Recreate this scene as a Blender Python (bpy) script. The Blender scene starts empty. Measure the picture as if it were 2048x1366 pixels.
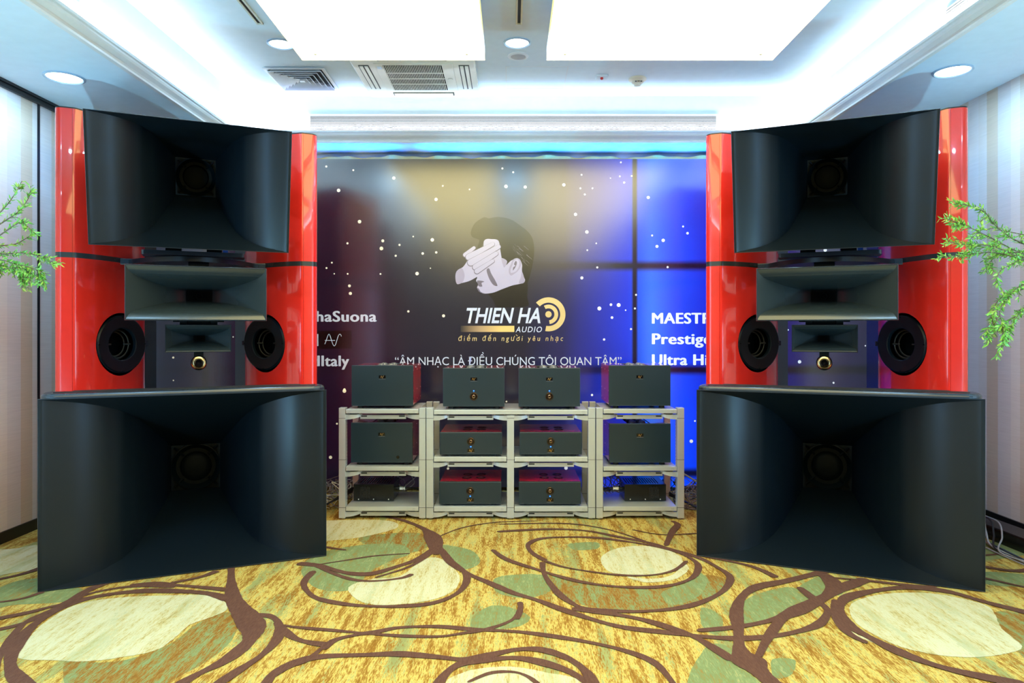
import bpy, bmesh, math, random
from mathutils import Vector, Matrix
from mathutils.geometry import tessellate_polygon
R = math.radians
random.seed(7)
scene = bpy.context.scene
col = scene.collection

# ------------------------------------------------------------------ camera, world, exposure
F, CX, CY, CAMZ = 1390.0, 1023.0, 662.0, 1.367      # focal length in pixels of the 2048-wide frame, vanishing point, eye height
cam_d = bpy.data.cameras.new('camera'); cam = bpy.data.objects.new('camera', cam_d); col.objects.link(cam)
cam.location = (0, 0, CAMZ); cam.rotation_euler = (R(90), 0, 0)
cam_d.sensor_width = 36.0; cam_d.lens = F / 2048 * 36
cam_d.shift_x = (1024 - CX) / 2048; cam_d.shift_y = -(683 - CY) / 2048
cam_d.clip_start = 0.05
scene.camera = cam
scene.view_settings.view_transform = 'Standard'; scene.view_settings.look = 'None'
scene.view_settings.gamma = 1.0; scene.view_settings.use_curve_mapping = False
scene.view_settings.exposure = 0.0
w = bpy.data.worlds.new('room_dark'); scene.world = w; w.use_nodes = True
w.node_tree.nodes['Background'].inputs[0].default_value = (0.6, 0.75, 1, 1)
w.node_tree.nodes['Background'].inputs[1].default_value = 0.05

LEFT, RIGHT, BACK, REAR = -3.28, 3.37, 6.50, -3.2
SOF_L, SOF_R, SOF_B, TOP = 2.985, 3.06, 3.02, 3.43    # soffit heights and coffer ceiling
CL, CR, CB = -2.40, 2.58, 6.10                        # coffer edges
SCR = 5.95                                            # backdrop face

def area(name, loc, size, power, color, rot=(0, 0, 0), sizey=None, shape=None, spread=None):
    d = bpy.data.lights.new(name, 'AREA'); d.energy = power; d.color = color; d.size = size
    if sizey: d.shape = 'RECTANGLE'; d.size_y = sizey
    if shape: d.shape = shape
    if spread: d.spread = spread
    o = bpy.data.objects.new(name, d); o.location = loc; o.rotation_euler = rot; col.objects.link(o)
    return o
COOL = (0.36, 0.68, 1.0)
COVE = (0.86, 0.94, 1.0)
# cove tubes lying on the cornice ledges, shining up at the coffer
area('cove_light', (CL + 0.035, 1.6, 3.10), 0.03, 46, COVE, (R(180), R(-25), 0), 8.8)
area('cove_light', (CR - 0.035, 1.6, 3.175), 0.03, 46, COVE, (R(180), R(25), 0), 8.8)
area('cove_light', (0.1, CB - 0.035, 3.135), 4.8, 22, COVE, (R(155), 0, 0), 0.03)

# added blue fill lamps at assumed side-wall windows, placed to light the horn walls
area('window_fill', (LEFT + 0.10, 1.5, 1.22), 2.3, 62, (0.22, 0.54, 1.0), (0, R(-90), 0), 1.0)
area('window_fill', (RIGHT - 0.10, 1.5, 1.22), 2.3, 62, (0.22, 0.54, 1.0), (0, R(90), 0), 1.0)

# assumed unseen blue uplights beside the camera, lamps only, added to wash the soffits
for x_ in (-2.55, 2.65):
    o_ = area('assumed_uplight', (x_, 1.7, 0.35), 0.14, 26, (0.30, 0.72, 1.0), shape='DISK', spread=R(110))
    o_.rotation_euler = (Vector((x_ * 1.10, 4.3, 3.0)) - Vector((x_, 1.7, 0.35))).to_track_quat('-Z', 'Y').to_euler()

# ------------------------------------------------------------------ node helpers
def lin(c):
    return tuple(((v / 255) / 12.92 if v / 255 <= 0.04045 else ((v / 255 + 0.055) / 1.055) ** 2.4) for v in c)
MATS = {}
def mat(name, color, rough=0.5, metal=0.0, coat=0.0, emit=None, estr=0.0, spec=0.5, coatrough=0.03, bump=None, trans=0.0, alpha=1.0):
    m = bpy.data.materials.new(name); m.use_nodes = True; MATS[name] = m
    nt = m.node_tree; b = nt.nodes['Principled BSDF']
    b.inputs['Base Color'].default_value = (*color, 1); b.inputs['Roughness'].default_value = rough
    b.inputs['Metallic'].default_value = metal; b.inputs['Coat Weight'].default_value = coat
    b.inputs['Coat Roughness'].default_value = coatrough
    b.inputs['Specular IOR Level'].default_value = spec
    b.inputs['Transmission Weight'].default_value = trans; b.inputs['Alpha'].default_value = alpha
    if emit:
        b.inputs['Emission Color'].default_value = (*emit, 1); b.inputs['Emission Strength'].default_value = estr
    # faint noise in colour so that no surface is dead flat
    n = nt.nodes.new('ShaderNodeTexNoise'); n.inputs['Scale'].default_value = 14; n.inputs['Detail'].default_value = 4
    tc = nt.nodes.new('ShaderNodeTexCoord'); nt.links.new(tc.outputs['Object'], n.inputs['Vector'])
    hs = nt.nodes.new('ShaderNodeHueSaturation'); hs.inputs['Color'].default_value = (*color, 1)
    mr = nt.nodes.new('ShaderNodeMapRange'); mr.inputs['To Min'].default_value = 0.95; mr.inputs['To Max'].default_value = 1.05
    nt.links.new(n.outputs['Fac'], mr.inputs['Value']); nt.links.new(mr.outputs[0], hs.inputs['Value'])
    nt.links.new(hs.outputs[0], b.inputs['Base Color'])
    if bump:
        sc_, st = bump
        n2 = nt.nodes.new('ShaderNodeTexNoise'); n2.inputs['Scale'].default_value = sc_; n2.inputs['Detail'].default_value = 5
        nt.links.new(tc.outputs['Object'], n2.inputs['Vector'])
        bp = nt.nodes.new('ShaderNodeBump'); bp.inputs['Strength'].default_value = st; bp.inputs['Distance'].default_value = 0.002
        nt.links.new(n2.outputs['Fac'], bp.inputs['Height']); nt.links.new(bp.outputs[0], b.inputs['Normal'])
    return m

mat('ceiling_paint', (0.70, 0.83, 0.91), 0.7, bump=(30, 0.15))
mat('cornice_paint', (0.78, 0.79, 0.76), 0.35)
mat('vent_dark', (0.015, 0.015, 0.02), 0.6)
mat('vent_white', (0.72, 0.75, 0.78), 0.4)
mat('ac_plastic', (0.74, 0.74, 0.62), 0.22, coat=0.4)
mat('black_trim', (0.008, 0.008, 0.01), 0.35)
mat('horn_black', (0.004, 0.008, 0.012), 0.35, bump=(600, 0.06), spec=0.36)
mat('horn_satin', (0.022, 0.031, 0.032), 0.24, spec=0.7)
mat('deck_black', (0.018, 0.028, 0.042), 0.22, spec=0.7)
mat('pad_black', (0.01, 0.011, 0.014), 0.6)
mat('driver_black', (0.001, 0.003, 0.004), 0.5, spec=0.12)
mat('driver_cone', (0.001, 0.004, 0.006), 0.4, spec=0.2)
mat('red_lacquer', (0.76, 0.022, 0.012), 0.22, coat=1.0, spec=0.5)
mat('red_dark', (0.66, 0.008, 0.014), 0.2, coat=1.0)
mat('graphite_front', (0.010, 0.024, 0.034), 0.33, spec=0.6)
mat('plaque_black', (0.004, 0.004, 0.005), 0.15)
mat('gold', (0.75, 0.45, 0.16), 0.3, 0.9)
mat('bronze', (0.30, 0.20, 0.12), 0.25, 1.0)
mat('pale_gold', (0.75, 0.62, 0.42), 0.12, 1.0)
mat('blue_led', (0.0, 0.05, 0.4), 0.4, emit=(0.02, 0.15, 1.0), estr=5.0)
mat('tube_glass', (0.9, 0.9, 0.9), 0.05, spec=0.8, trans=0.85)
mat('tube_metal', (0.35, 0.33, 0.3), 0.25, 1.0)
mat('rack_silver', (0.62, 0.65, 0.66), 0.36, 0.55, bump=(400, 0.05))
mat('rack_shelf', (0.62, 0.65, 0.64), 0.30, 0.45)
mat('box_black', (0.012, 0.014, 0.016), 0.2, 0.3)
mat('chrome', (0.8, 0.8, 0.8), 0.1, 1.0)
mat('screw_white', (0.8, 0.8, 0.8), 0.3, 0.5)
mat('rubber', (0.01, 0.01, 0.01), 0.7)
mat('cable_black', (0.012, 0.012, 0.013), 0.45)
mat('cable_grey', (0.33, 0.33, 0.36), 0.4)
mat('cable_blue', (0.02, 0.10, 0.55), 0.4)
mat('cable_brown', (0.20, 0.13, 0.11), 0.5)
mat('leaf_green', (0.11, 0.34, 0.04), 0.45)
mat('leaf_light', (0.30, 0.52, 0.07), 0.45)
mat('bark', (0.12, 0.08, 0.05), 0.8, bump=(60, 0.6))
mat('pot_glaze', (0.10, 0.05, 0.03), 0.25, coat=0.5)
mat('soil', (0.03, 0.02, 0.012), 0.95)
mat('lamp_white', (1, 1, 1), 0.5, emit=(0.72, 0.90, 1.0), estr=9.0)
mat('lamp_ring', (0.45, 0.60, 0.75), 0.3, 0.3)
mat('detector', (0.80, 0.76, 0.60), 0.4)
mat('red_dot', (0.6, 0.02, 0.02), 0.4)
mat('gold_skirting', (0.42, 0.27, 0.06), 0.4)
mat('lightbox_rim', (0.80, 0.74, 0.25), 0.5, emit=(1.0, 0.86, 0.25), estr=0.8)
mat('lightbox_skin', (0.9, 0.9, 0.85), 0.4, emit=(1.0, 0.85, 0.36), estr=5.0)
mat('drape', (0.85, 0.70, 0.22), 0.45)
mat('print_white', (0.72, 0.76, 0.90), 0.5, emit=(0.70, 0.76, 1.0), estr=0.18)
mat('print_bright', (0.8, 0.85, 0.95), 0.5, emit=(0.75, 0.88, 1.0), estr=0.65)
mat('print_gold', (0.78, 0.58, 0.24), 0.5, emit=(0.9, 0.66, 0.28), estr=0.22)
mat('print_star', (0.85, 0.78, 0.62), 0.5, emit=(0.95, 0.85, 0.62), estr=0.42)
mat('print_star_white', (0.85, 0.88, 0.95), 0.5, emit=(0.9, 0.95, 1.0), estr=0.65)
mat('print_skin', (0.46, 0.41, 0.54), 0.5, emit=(0.72, 0.64, 0.85), estr=0.22)
mat('print_skin_mid', (0.40, 0.34, 0.47), 0.5, emit=(0.45, 0.38, 0.52), estr=0.15)
mat('print_skin_shade', (0.16, 0.13, 0.19), 0.45, emit=(0.2, 0.15, 0.25), estr=0.05)
mat('print_hair', (0.006, 0.005, 0.006), 0.30, spec=0.5)
mat('print_halo', (0.05, 0.04, 0.06), 0.30, emit=(0.25, 0.2, 0.28), estr=0.22)
mat('print_panel', (0.006, 0.003, 0.004), 0.4)

mat('rear_dark', (0.035, 0.03, 0.04), 0.8)
mat('cable_navy', (0.03, 0.05, 0.10), 0.4)
mat('void_black', (0.002, 0.002, 0.002), 0.9, spec=0.05)
mat('basket_grey', (0.05, 0.05, 0.045), 0.4)
for k_, m_ in MATS.items():
    if k_.startswith('print_'):
        b_ = m_.node_tree.nodes['Principled BSDF']; b_.inputs['Coat Weight'].default_value = 1.0; b_.inputs['Coat Roughness'].default_value = .20; b_.inputs['Coat IOR'].default_value = 2.0; b_.inputs['Roughness'].default_value = .25
        if k_ in ('print_hair', 'print_panel'): b_.inputs['Specular IOR Level'].default_value = 0.2; b_.inputs['Coat Weight'].default_value = .87
def wall_mat():
    m = bpy.data.materials.new('striped_wallpaper'); m.use_nodes = True; MATS['wallpaper'] = m
    nt = m.node_tree; b = nt.nodes['Principled BSDF']; b.inputs['Roughness'].default_value = 0.6
    tc = nt.nodes.new('ShaderNodeTexCoord'); sx = nt.nodes.new('ShaderNodeSeparateXYZ')
    nt.links.new(tc.outputs['Object'], sx.inputs[0])
    add = nt.nodes.new('ShaderNodeMath'); add.operation = 'ADD'
    nt.links.new(sx.outputs['X'], add.inputs[0]); nt.links.new(sx.outputs['Y'], add.inputs[1])
    mu = nt.nodes.new('ShaderNodeMath'); mu.operation = 'MULTIPLY'; mu.inputs[1].default_value = 1 / 0.62
    nt.links.new(add.outputs[0], mu.inputs[0])
    fr = nt.nodes.new('ShaderNodeMath'); fr.operation = 'FRACT'; nt.links.new(mu.outputs[0], fr.inputs[0])
    cr = nt.nodes.new('ShaderNodeValToRGB'); cr.color_ramp.interpolation = 'CONSTANT'
    cols = [(0.0, (0.66, 0.64, 0.62)), (0.2, (0.62, 0.53, 0.41)), (0.38, (0.70, 0.68, 0.65)), (0.52, (0.72, 0.71, 0.71)),
            (0.7, (0.64, 0.58, 0.49)), (0.86, (0.73, 0.70, 0.65))]
    e = cr.color_ramp.elements
    e[0].position = 0; e[0].color = (*cols[0][1], 1); e[1].position = cols[1][0]; e[1].color = (*cols[1][1], 1)
    for p, c in cols[2:]:
        k = e.new(p); k.color = (*c, 1)
    nt.links.new(fr.outputs[0], cr.inputs[0])
    mp = nt.nodes.new('ShaderNodeMapping'); mp.inputs['Scale'].default_value = (6, 6, 260)
    nt.links.new(tc.outputs['Object'], mp.inputs[0])
    n = nt.nodes.new('ShaderNodeTexNoise'); n.inputs['Scale'].default_value = 1.0; n.inputs['Detail'].default_value = 3
    nt.links.new(mp.outputs[0], n.inputs['Vector'])
    mr = nt.nodes.new('ShaderNodeMapRange'); mr.inputs['From Min'].default_value = 0.3; mr.inputs['From Max'].default_value = 0.7
    mr.inputs['To Min'].default_value = 0.93; mr.inputs['To Max'].default_value = 1.04
    nt.links.new(n.outputs['Fac'], mr.inputs['Value'])
    hs = nt.nodes.new('ShaderNodeHueSaturation'); nt.links.new(cr.outputs[0], hs.inputs['Color']); nt.links.new(mr.outputs[0], hs.inputs['Value'])
    nt.links.new(hs.outputs[0], b.inputs['Base Color'])
    bp = nt.nodes.new('ShaderNodeBump'); bp.inputs['Strength'].default_value = 0.3; bp.inputs['Distance'].default_value = 0.002
    nt.links.new(n.outputs['Fac'], bp.inputs['Height']); nt.links.new(bp.outputs[0], b.inputs['Normal'])
wall_mat()

def carpet(name, ramp, streak=1.0, soft=0.0):
    """woven carpet: colours run in broken streaks along the room (Y)"""
    m = bpy.data.materials.new(name); m.use_nodes = True; MATS[name] = m
    nt = m.node_tree; b = nt.nodes['Principled BSDF']; b.inputs['Roughness'].default_value = 0.95
    b.inputs['Specular IOR Level'].default_value = 0.1
    tc = nt.nodes.new('ShaderNodeTexCoord')
    def noise(scale, vec, detail=3, rough=0.6):
        mp = nt.nodes.new('ShaderNodeMapping'); mp.inputs['Scale'].default_value = vec
        nt.links.new(tc.outputs['Object'], mp.inputs[0])
        n = nt.nodes.new('ShaderNodeTexNoise'); n.inputs['Scale'].default_value = scale; n.inputs['Detail'].default_value = detail
        n.inputs['Roughness'].default_value = rough
        nt.links.new(mp.outputs[0], n.inputs['Vector']); return n
    a = noise(1, (26, 3.2, 1), 3); f = noise(1, (170, 26, 1), 2); g = noise(1, (330, 330, 1), 1)
    def math2(op, x, y):
        q = nt.nodes.new('ShaderNodeMath'); q.operation = op
        for i, v in enumerate((x, y)):
            if isinstance(v, (int, float)): q.inputs[i].default_value = v
            else: nt.links.new(v, q.inputs[i])
        return q.outputs[0]
    s = math2('ADD', math2('MULTIPLY', a.outputs['Fac'], 0.52 * streak), math2('MULTIPLY', f.outputs['Fac'], 0.46))
    s = math2('ADD', s, math2('MULTIPLY', g.outputs['Fac'], 0.28))
    s = math2('ADD', s, 0.5 * (1 - 1.26) + 0.26 * (1 - streak))
    mr = nt.nodes.new('ShaderNodeMapRange'); mr.inputs['From Min'].default_value = 0.30; mr.inputs['From Max'].default_value = 0.70
    nt.links.new(s, mr.inputs['Value'])
    cr = nt.nodes.new('ShaderNodeValToRGB'); cr.color_ramp.interpolation = 'LINEAR'
    e = cr.color_ramp.elements
    e[0].position = ramp[0][0]; e[0].color = (*ramp[0][1], 1); e[1].position = ramp[1][0]; e[1].color = (*ramp[1][1], 1)
    for p, c in ramp[2:]:
        k = e.new(p); k.color = (*c, 1)
    nt.links.new(mr.outputs[0], cr.inputs[0]); out = cr.outputs[0]
    if name in ('carpet_field', 'carpet_cream'):
        hN = noise(1, (9, 1.1, 1), 2); s2 = math2('ADD', math2('MULTIPLY', hN.outputs['Fac'], .62), math2('MULTIPLY', f.outputs['Fac'], .38))
        m2 = nt.nodes.new('ShaderNodeMapRange'); m2.interpolation_type = 'SMOOTHSTEP'; m2.inputs['From Min'].default_value = .54; m2.inputs['From Max'].default_value = .60
        m2.inputs['To Max'].default_value = .8 if name == 'carpet_field' else .35
        nt.links.new(s2, m2.inputs['Value']); mx = nt.nodes.new('ShaderNodeMix'); mx.data_type = 'RGBA'
        nt.links.new(m2.outputs[0], mx.inputs['Factor']); nt.links.new(out, mx.inputs['A']); mx.inputs['B'].default_value = (*lin((146, 156, 100)), 1); out = mx.outputs['Result']
    nt.links.new(out, b.inputs['Base Color'])
    bp = nt.nodes.new('ShaderNodeBump'); bp.inputs['Strength'].default_value = 0.6; bp.inputs['Distance'].default_value = 0.003
    nt.links.new(g.outputs['Fac'], bp.inputs['Height']); nt.links.new(bp.outputs[0], b.inputs['Normal'])
lin0 = lin
lin = lambda c: tuple(v * .90 for v in lin0(c))
YEL, OCH, BRN, GRN, CRM = lin((232, 206, 96)), lin((176, 122, 30)), lin((96, 66, 52)), lin((142, 158, 92)), lin((236, 226, 170))
carpet('carpet_field', [(0.05, lin((140, 96, 34))), (0.38, lin((158, 114, 44))), (0.49, lin((186, 152, 76))), (0.57, lin((216, 192, 100))),
                        (0.68, lin((212, 190, 106))), (0.76, lin((156, 156, 100))), (0.88, lin((180, 172, 106)))])
carpet('carpet_ochre', [(0.1, lin((134, 92, 36))), (0.42, lin((150, 108, 46))), (0.50, lin((158, 124, 62))), (0.58, lin((130, 142, 90))), (0.8, lin((138, 152, 102)))])
carpet('carpet_green', [(0.1, lin((150, 120, 60))), (0.28, lin((148, 134, 78))), (0.38, lin((126, 138, 88))), (0.66, lin((134, 150, 102))), (0.85, lin((176, 170, 112)))])
carpet('carpet_cream', [(0.05, lin((160, 148, 100))), (0.24, lin((192, 172, 110))), (0.42, lin((206, 198, 152))), (0.7, lin((214, 210, 174))), (0.9, lin((204, 198, 158)))])
carpet('carpet_brown', [(0.0, lin((84, 56, 46))), (0.5, lin((102, 70, 58))), (1.0, lin((120, 84, 66)))], 0.4)

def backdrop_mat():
    """backlit film: near black at the left, blue backlight at the right and soft frame-bar shadows painted into the emission"""
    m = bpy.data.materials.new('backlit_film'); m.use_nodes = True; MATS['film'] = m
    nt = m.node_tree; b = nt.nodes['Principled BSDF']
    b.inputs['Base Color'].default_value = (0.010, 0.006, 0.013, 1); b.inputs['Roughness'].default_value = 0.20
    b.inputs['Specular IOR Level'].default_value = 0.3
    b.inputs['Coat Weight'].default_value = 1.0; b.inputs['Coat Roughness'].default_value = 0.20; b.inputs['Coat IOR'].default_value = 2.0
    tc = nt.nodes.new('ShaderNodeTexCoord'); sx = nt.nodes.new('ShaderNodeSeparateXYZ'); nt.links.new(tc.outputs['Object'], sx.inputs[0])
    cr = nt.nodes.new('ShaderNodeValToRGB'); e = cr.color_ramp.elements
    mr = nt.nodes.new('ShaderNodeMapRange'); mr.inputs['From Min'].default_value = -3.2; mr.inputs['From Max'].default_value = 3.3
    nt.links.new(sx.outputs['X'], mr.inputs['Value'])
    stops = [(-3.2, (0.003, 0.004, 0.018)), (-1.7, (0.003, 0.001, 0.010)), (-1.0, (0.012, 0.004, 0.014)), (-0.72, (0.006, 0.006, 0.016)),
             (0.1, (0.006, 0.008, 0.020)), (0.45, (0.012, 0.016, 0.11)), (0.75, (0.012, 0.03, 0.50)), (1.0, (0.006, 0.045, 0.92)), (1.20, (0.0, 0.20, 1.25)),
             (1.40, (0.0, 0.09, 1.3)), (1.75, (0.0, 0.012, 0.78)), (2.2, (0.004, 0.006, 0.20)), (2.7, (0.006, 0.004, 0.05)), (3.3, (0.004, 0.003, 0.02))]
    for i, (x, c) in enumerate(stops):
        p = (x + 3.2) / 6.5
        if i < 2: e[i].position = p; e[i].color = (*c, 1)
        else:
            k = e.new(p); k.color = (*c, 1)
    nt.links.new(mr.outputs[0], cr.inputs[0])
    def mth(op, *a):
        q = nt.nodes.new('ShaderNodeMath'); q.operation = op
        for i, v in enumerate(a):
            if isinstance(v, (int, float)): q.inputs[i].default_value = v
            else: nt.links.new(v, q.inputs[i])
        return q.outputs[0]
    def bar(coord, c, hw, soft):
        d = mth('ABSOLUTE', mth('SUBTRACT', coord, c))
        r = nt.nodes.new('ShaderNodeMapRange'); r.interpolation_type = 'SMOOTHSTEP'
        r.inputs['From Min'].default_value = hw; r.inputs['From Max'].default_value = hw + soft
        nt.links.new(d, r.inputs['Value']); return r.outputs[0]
    v = bar(sx.outputs['X'], 1.055, 0.010, 0.022)  # shadows of the support frame, painted as dark bands in the emission
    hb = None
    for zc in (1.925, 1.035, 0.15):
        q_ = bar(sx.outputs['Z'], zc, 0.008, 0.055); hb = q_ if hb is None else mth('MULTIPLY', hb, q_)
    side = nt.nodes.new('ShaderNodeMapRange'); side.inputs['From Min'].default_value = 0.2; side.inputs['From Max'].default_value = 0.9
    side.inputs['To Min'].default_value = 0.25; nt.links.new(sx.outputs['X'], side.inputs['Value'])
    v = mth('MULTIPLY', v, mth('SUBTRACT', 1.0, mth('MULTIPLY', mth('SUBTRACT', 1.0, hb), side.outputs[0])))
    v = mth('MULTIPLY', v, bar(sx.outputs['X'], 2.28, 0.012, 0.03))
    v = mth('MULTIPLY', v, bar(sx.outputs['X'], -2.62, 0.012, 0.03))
    # random unevenness in the painted backlight glow
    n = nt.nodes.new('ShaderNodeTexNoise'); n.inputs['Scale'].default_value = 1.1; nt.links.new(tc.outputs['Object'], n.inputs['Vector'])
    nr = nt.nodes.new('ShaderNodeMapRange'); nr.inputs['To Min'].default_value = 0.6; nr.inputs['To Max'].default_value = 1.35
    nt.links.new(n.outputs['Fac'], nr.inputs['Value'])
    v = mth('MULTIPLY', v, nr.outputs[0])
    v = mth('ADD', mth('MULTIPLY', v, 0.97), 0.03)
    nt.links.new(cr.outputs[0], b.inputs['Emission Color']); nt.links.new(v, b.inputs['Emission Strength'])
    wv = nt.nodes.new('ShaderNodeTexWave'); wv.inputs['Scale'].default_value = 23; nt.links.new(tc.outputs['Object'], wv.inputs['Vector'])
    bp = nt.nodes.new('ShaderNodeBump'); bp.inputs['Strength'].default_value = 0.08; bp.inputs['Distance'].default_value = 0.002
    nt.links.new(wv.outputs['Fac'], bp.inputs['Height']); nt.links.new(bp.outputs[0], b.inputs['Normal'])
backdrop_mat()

# ------------------------------------------------------------------ mesh builder
class MB:
    def __init__(s): s.v = []; s.f = []; s.m = []; s.sm = []; s.mats = []
    def mi(s, name):
        if name not in s.mats: s.mats.append(name)
        return s.mats.index(name)
    def face(s, idx, m, smooth=False): s.f.append(tuple(idx)); s.m.append(s.mi(m)); s.sm.append(smooth)
    def box(s, x0, x1, y0, y1, z0, z1, m, bev=0.0):
        if bev > 0:
            return s.bbox(x0, x1, y0, y1, z0, z1, m, bev)
        n = len(s.v)
        s.v += [(x, y, z) for z in (z0, z1) for y in (y0, y1) for x in (x0, x1)]
        for q in ((0, 2, 3, 1), (4, 5, 7, 6), (0, 1, 5, 4), (2, 6, 7, 3), (0, 4, 6, 2), (1, 3, 7, 5)): s.face([n + i for i in q], m)
    def bbox(s, x0, x1, y0, y1, z0, z1, m, b):
        bm = bmesh.new(); bmesh.ops.create_cube(bm, size=1)
        for v in bm.verts: v.co = Vector(((x0 + x1) / 2 + v.co.x * (x1 - x0), (y0 + y1) / 2 + v.co.y * (y1 - y0), (z0 + z1) / 2 + v.co.z * (z1 - z0)))
        bmesh.ops.bevel(bm, geom=bm.edges[:], offset=b, segments=2, profile=0.6, affect='EDGES')
        s.add_bm(bm, m); bm.free()
    def add_bm(s, bm, m, smooth=False):
        n = len(s.v); bm.verts.index_update()
        s.v += [tuple(v.co) for v in bm.verts]
        for f in bm.faces: s.face([n + v.index for v in f.verts], m, smooth)
    def prism(s, poly, z0, z1, m, sides=None, smooth=False):
        """plan polygon (x, y) counter-clockwise, extruded in z"""
        n = len(s.v); k = len(poly)
        s.v += [(x, y, z0) for x, y in poly] + [(x, y, z1) for x, y in poly]
        for i in range(k):
            j = (i + 1) % k; s.face([n + i, n + j, n + k + j, n + k + i], sides or m, smooth)
        s.face([n + i for i in reversed(range(k))], m); s.face([n + k + i for i in range(k)], m)
    def xprism(s, prof, x0, x1, m, smooth=False):
        """profile (y, z) swept along x"""
        n = len(s.v); k = len(prof)
        s.v += [(x0, y, z) for y, z in prof] + [(x1, y, z) for y, z in prof]
        for i in range(k):
            j = (i + 1) % k; s.face([n + i, n + k + i, n + k + j, n + j], m, smooth)
        s.face([n + i for i in range(k)], m); s.face([n + k + i for i in reversed(range(k))], m)
    def yprism(s, prof, y0, y1, m):
        """profile (x, z) swept along y"""
        n = len(s.v); k = len(prof)
        s.v += [(x, y0, z) for x, z in prof] + [(x, y1, z) for x, z in prof]
        for i in range(k):
            j = (i + 1) % k; s.face([n + i, n + j, n + k + j, n + k + i], m)
        s.face([n + i for i in reversed(range(k))], m); s.face([n + k + i for i in range(k)], m)
    def lathe(s, prof, c, axis, m, seg=32, smooth=True, mats=None):
        """prof: (radius, distance along axis)"""
        ax = Vector(axis).normalized(); t = ax.orthogonal().normalized(); b = ax.cross(t); c = Vector(c); n = len(s.v)
        for r, d in prof:
            for k in range(seg):
                a = 2 * math.pi * k / seg
                s.v.append(tuple(c + ax * d + (t * math.cos(a) + b * math.sin(a)) * r))
        for i in range(len(prof) - 1):
            mm = mats[i] if mats else m
            for k in range(seg):
                j = (k + 1) % seg
                s.face([n + i * seg + k, n + i * seg + j, n + (i + 1) * seg + j, n + (i + 1) * seg + k], mm, smooth)
    def tube(s, pts, r, m, seg=8, rads=None):
        P = [Vector(p) for p in pts]; n = len(s.v); up = Vector((0, 0, 1)); prev = None
        for i, p in enumerate(P):
            d = (P[min(i + 1, len(P) - 1)] - P[max(i - 1, 0)]).normalized()
            if prev is None: a = d.orthogonal().normalized()
            else:
                a = prev - d * prev.dot(d)
                a = a.normalized() if a.length > 1e-5 else d.orthogonal().normalized()
            prev = a; b = d.cross(a); rr = rads[i] if rads else r
            for k in range(seg):
                t = 2 * math.pi * k / seg; s.v.append(tuple(p + (a * math.cos(t) + b * math.sin(t)) * rr))
        for i in range(len(P) - 1):
            for k in range(seg):
                j = (k + 1) % seg
                s.face([n + i * seg + k, n + i * seg + j, n + (i + 1) * seg + j, n + (i + 1) * seg + k], m, True)
        s.face([n + k for k in reversed(range(seg))], m); s.face([n + (len(P) - 1) * seg + k for k in range(seg)], m)
    def poly3(s, pts, m):
        """flat, possibly concave polygon"""
        n = len(s.v); s.v += [tuple(p) for p in pts]
        for t in tessellate_polygon([[Vector(p) for p in pts]]): s.face([n + i for i in t], m)
    def build(s, name, parent=None, loc=None):
        me = bpy.data.meshes.new(name); me.from_pydata(s.v, [], s.f); me.update()
        for k in s.mats: me.materials.append(MATS[k])
        me.polygons.foreach_set('material_index', s.m); me.polygons.foreach_set('use_smooth', s.sm); me.update()
        if any(s.sm): me.set_sharp_from_angle(angle=R(38))
        o = bpy.data.objects.new(name, me); col.objects.link(o)
        if parent: o.parent = parent
        if loc: o.location = loc
        return o
def recalc(o):
    bm = bmesh.new(); bm.from_mesh(o.data); bmesh.ops.remove_doubles(bm, verts=bm.verts, dist=1e-5); bmesh.ops.recalc_face_normals(bm, faces=bm.faces); bm.to_mesh(o.data); bm.free()
def tag(o, label=None, cat=None, group=None, kind=None):
    if label: o['label'] = label
    if cat: o['category'] = cat
    if group: o['group'] = group
    if kind: o['kind'] = kind
    return o
def empty(name, loc, rz, label, cat, group=None):
    o = bpy.data.objects.new(name, None); col.objects.link(o); o.location = loc; o.rotation_euler = (0, 0, rz)
    return tag(o, label, cat, group)
def copy_tree(o, parent=None):
    c = o.copy(); col.objects.link(c)
    if parent: c.parent = parent
    for ch in list(o.children): copy_tree(ch, c)
    return c
def smooth_poly(pts, closed=False, step=6):
    """Catmull-Rom through 2-D points (last entries may carry a width)"""
    n = len(pts); out = []
    rng = range(n) if closed else range(n - 1)
    for i in rng:
        p1, p2 = pts[i], pts[(i + 1) % n]
        p0 = pts[(i - 1) % n] if closed or i > 0 else p1
        p3 = pts[(i + 2) % n] if closed or i + 2 < n else p2
        for k in range(step):
            t = k / step
            out.append(tuple(0.5 * ((2 * b) + (-a + c) * t + (2 * a - 5 * b + 4 * c - d) * t * t + (-a + 3 * b - 3 * c + d) * t ** 3)
                             for a, b, c, d in zip(p0, p1, p2, p3)))
    if not closed: out.append(tuple(pts[-1]))
    return out

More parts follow.
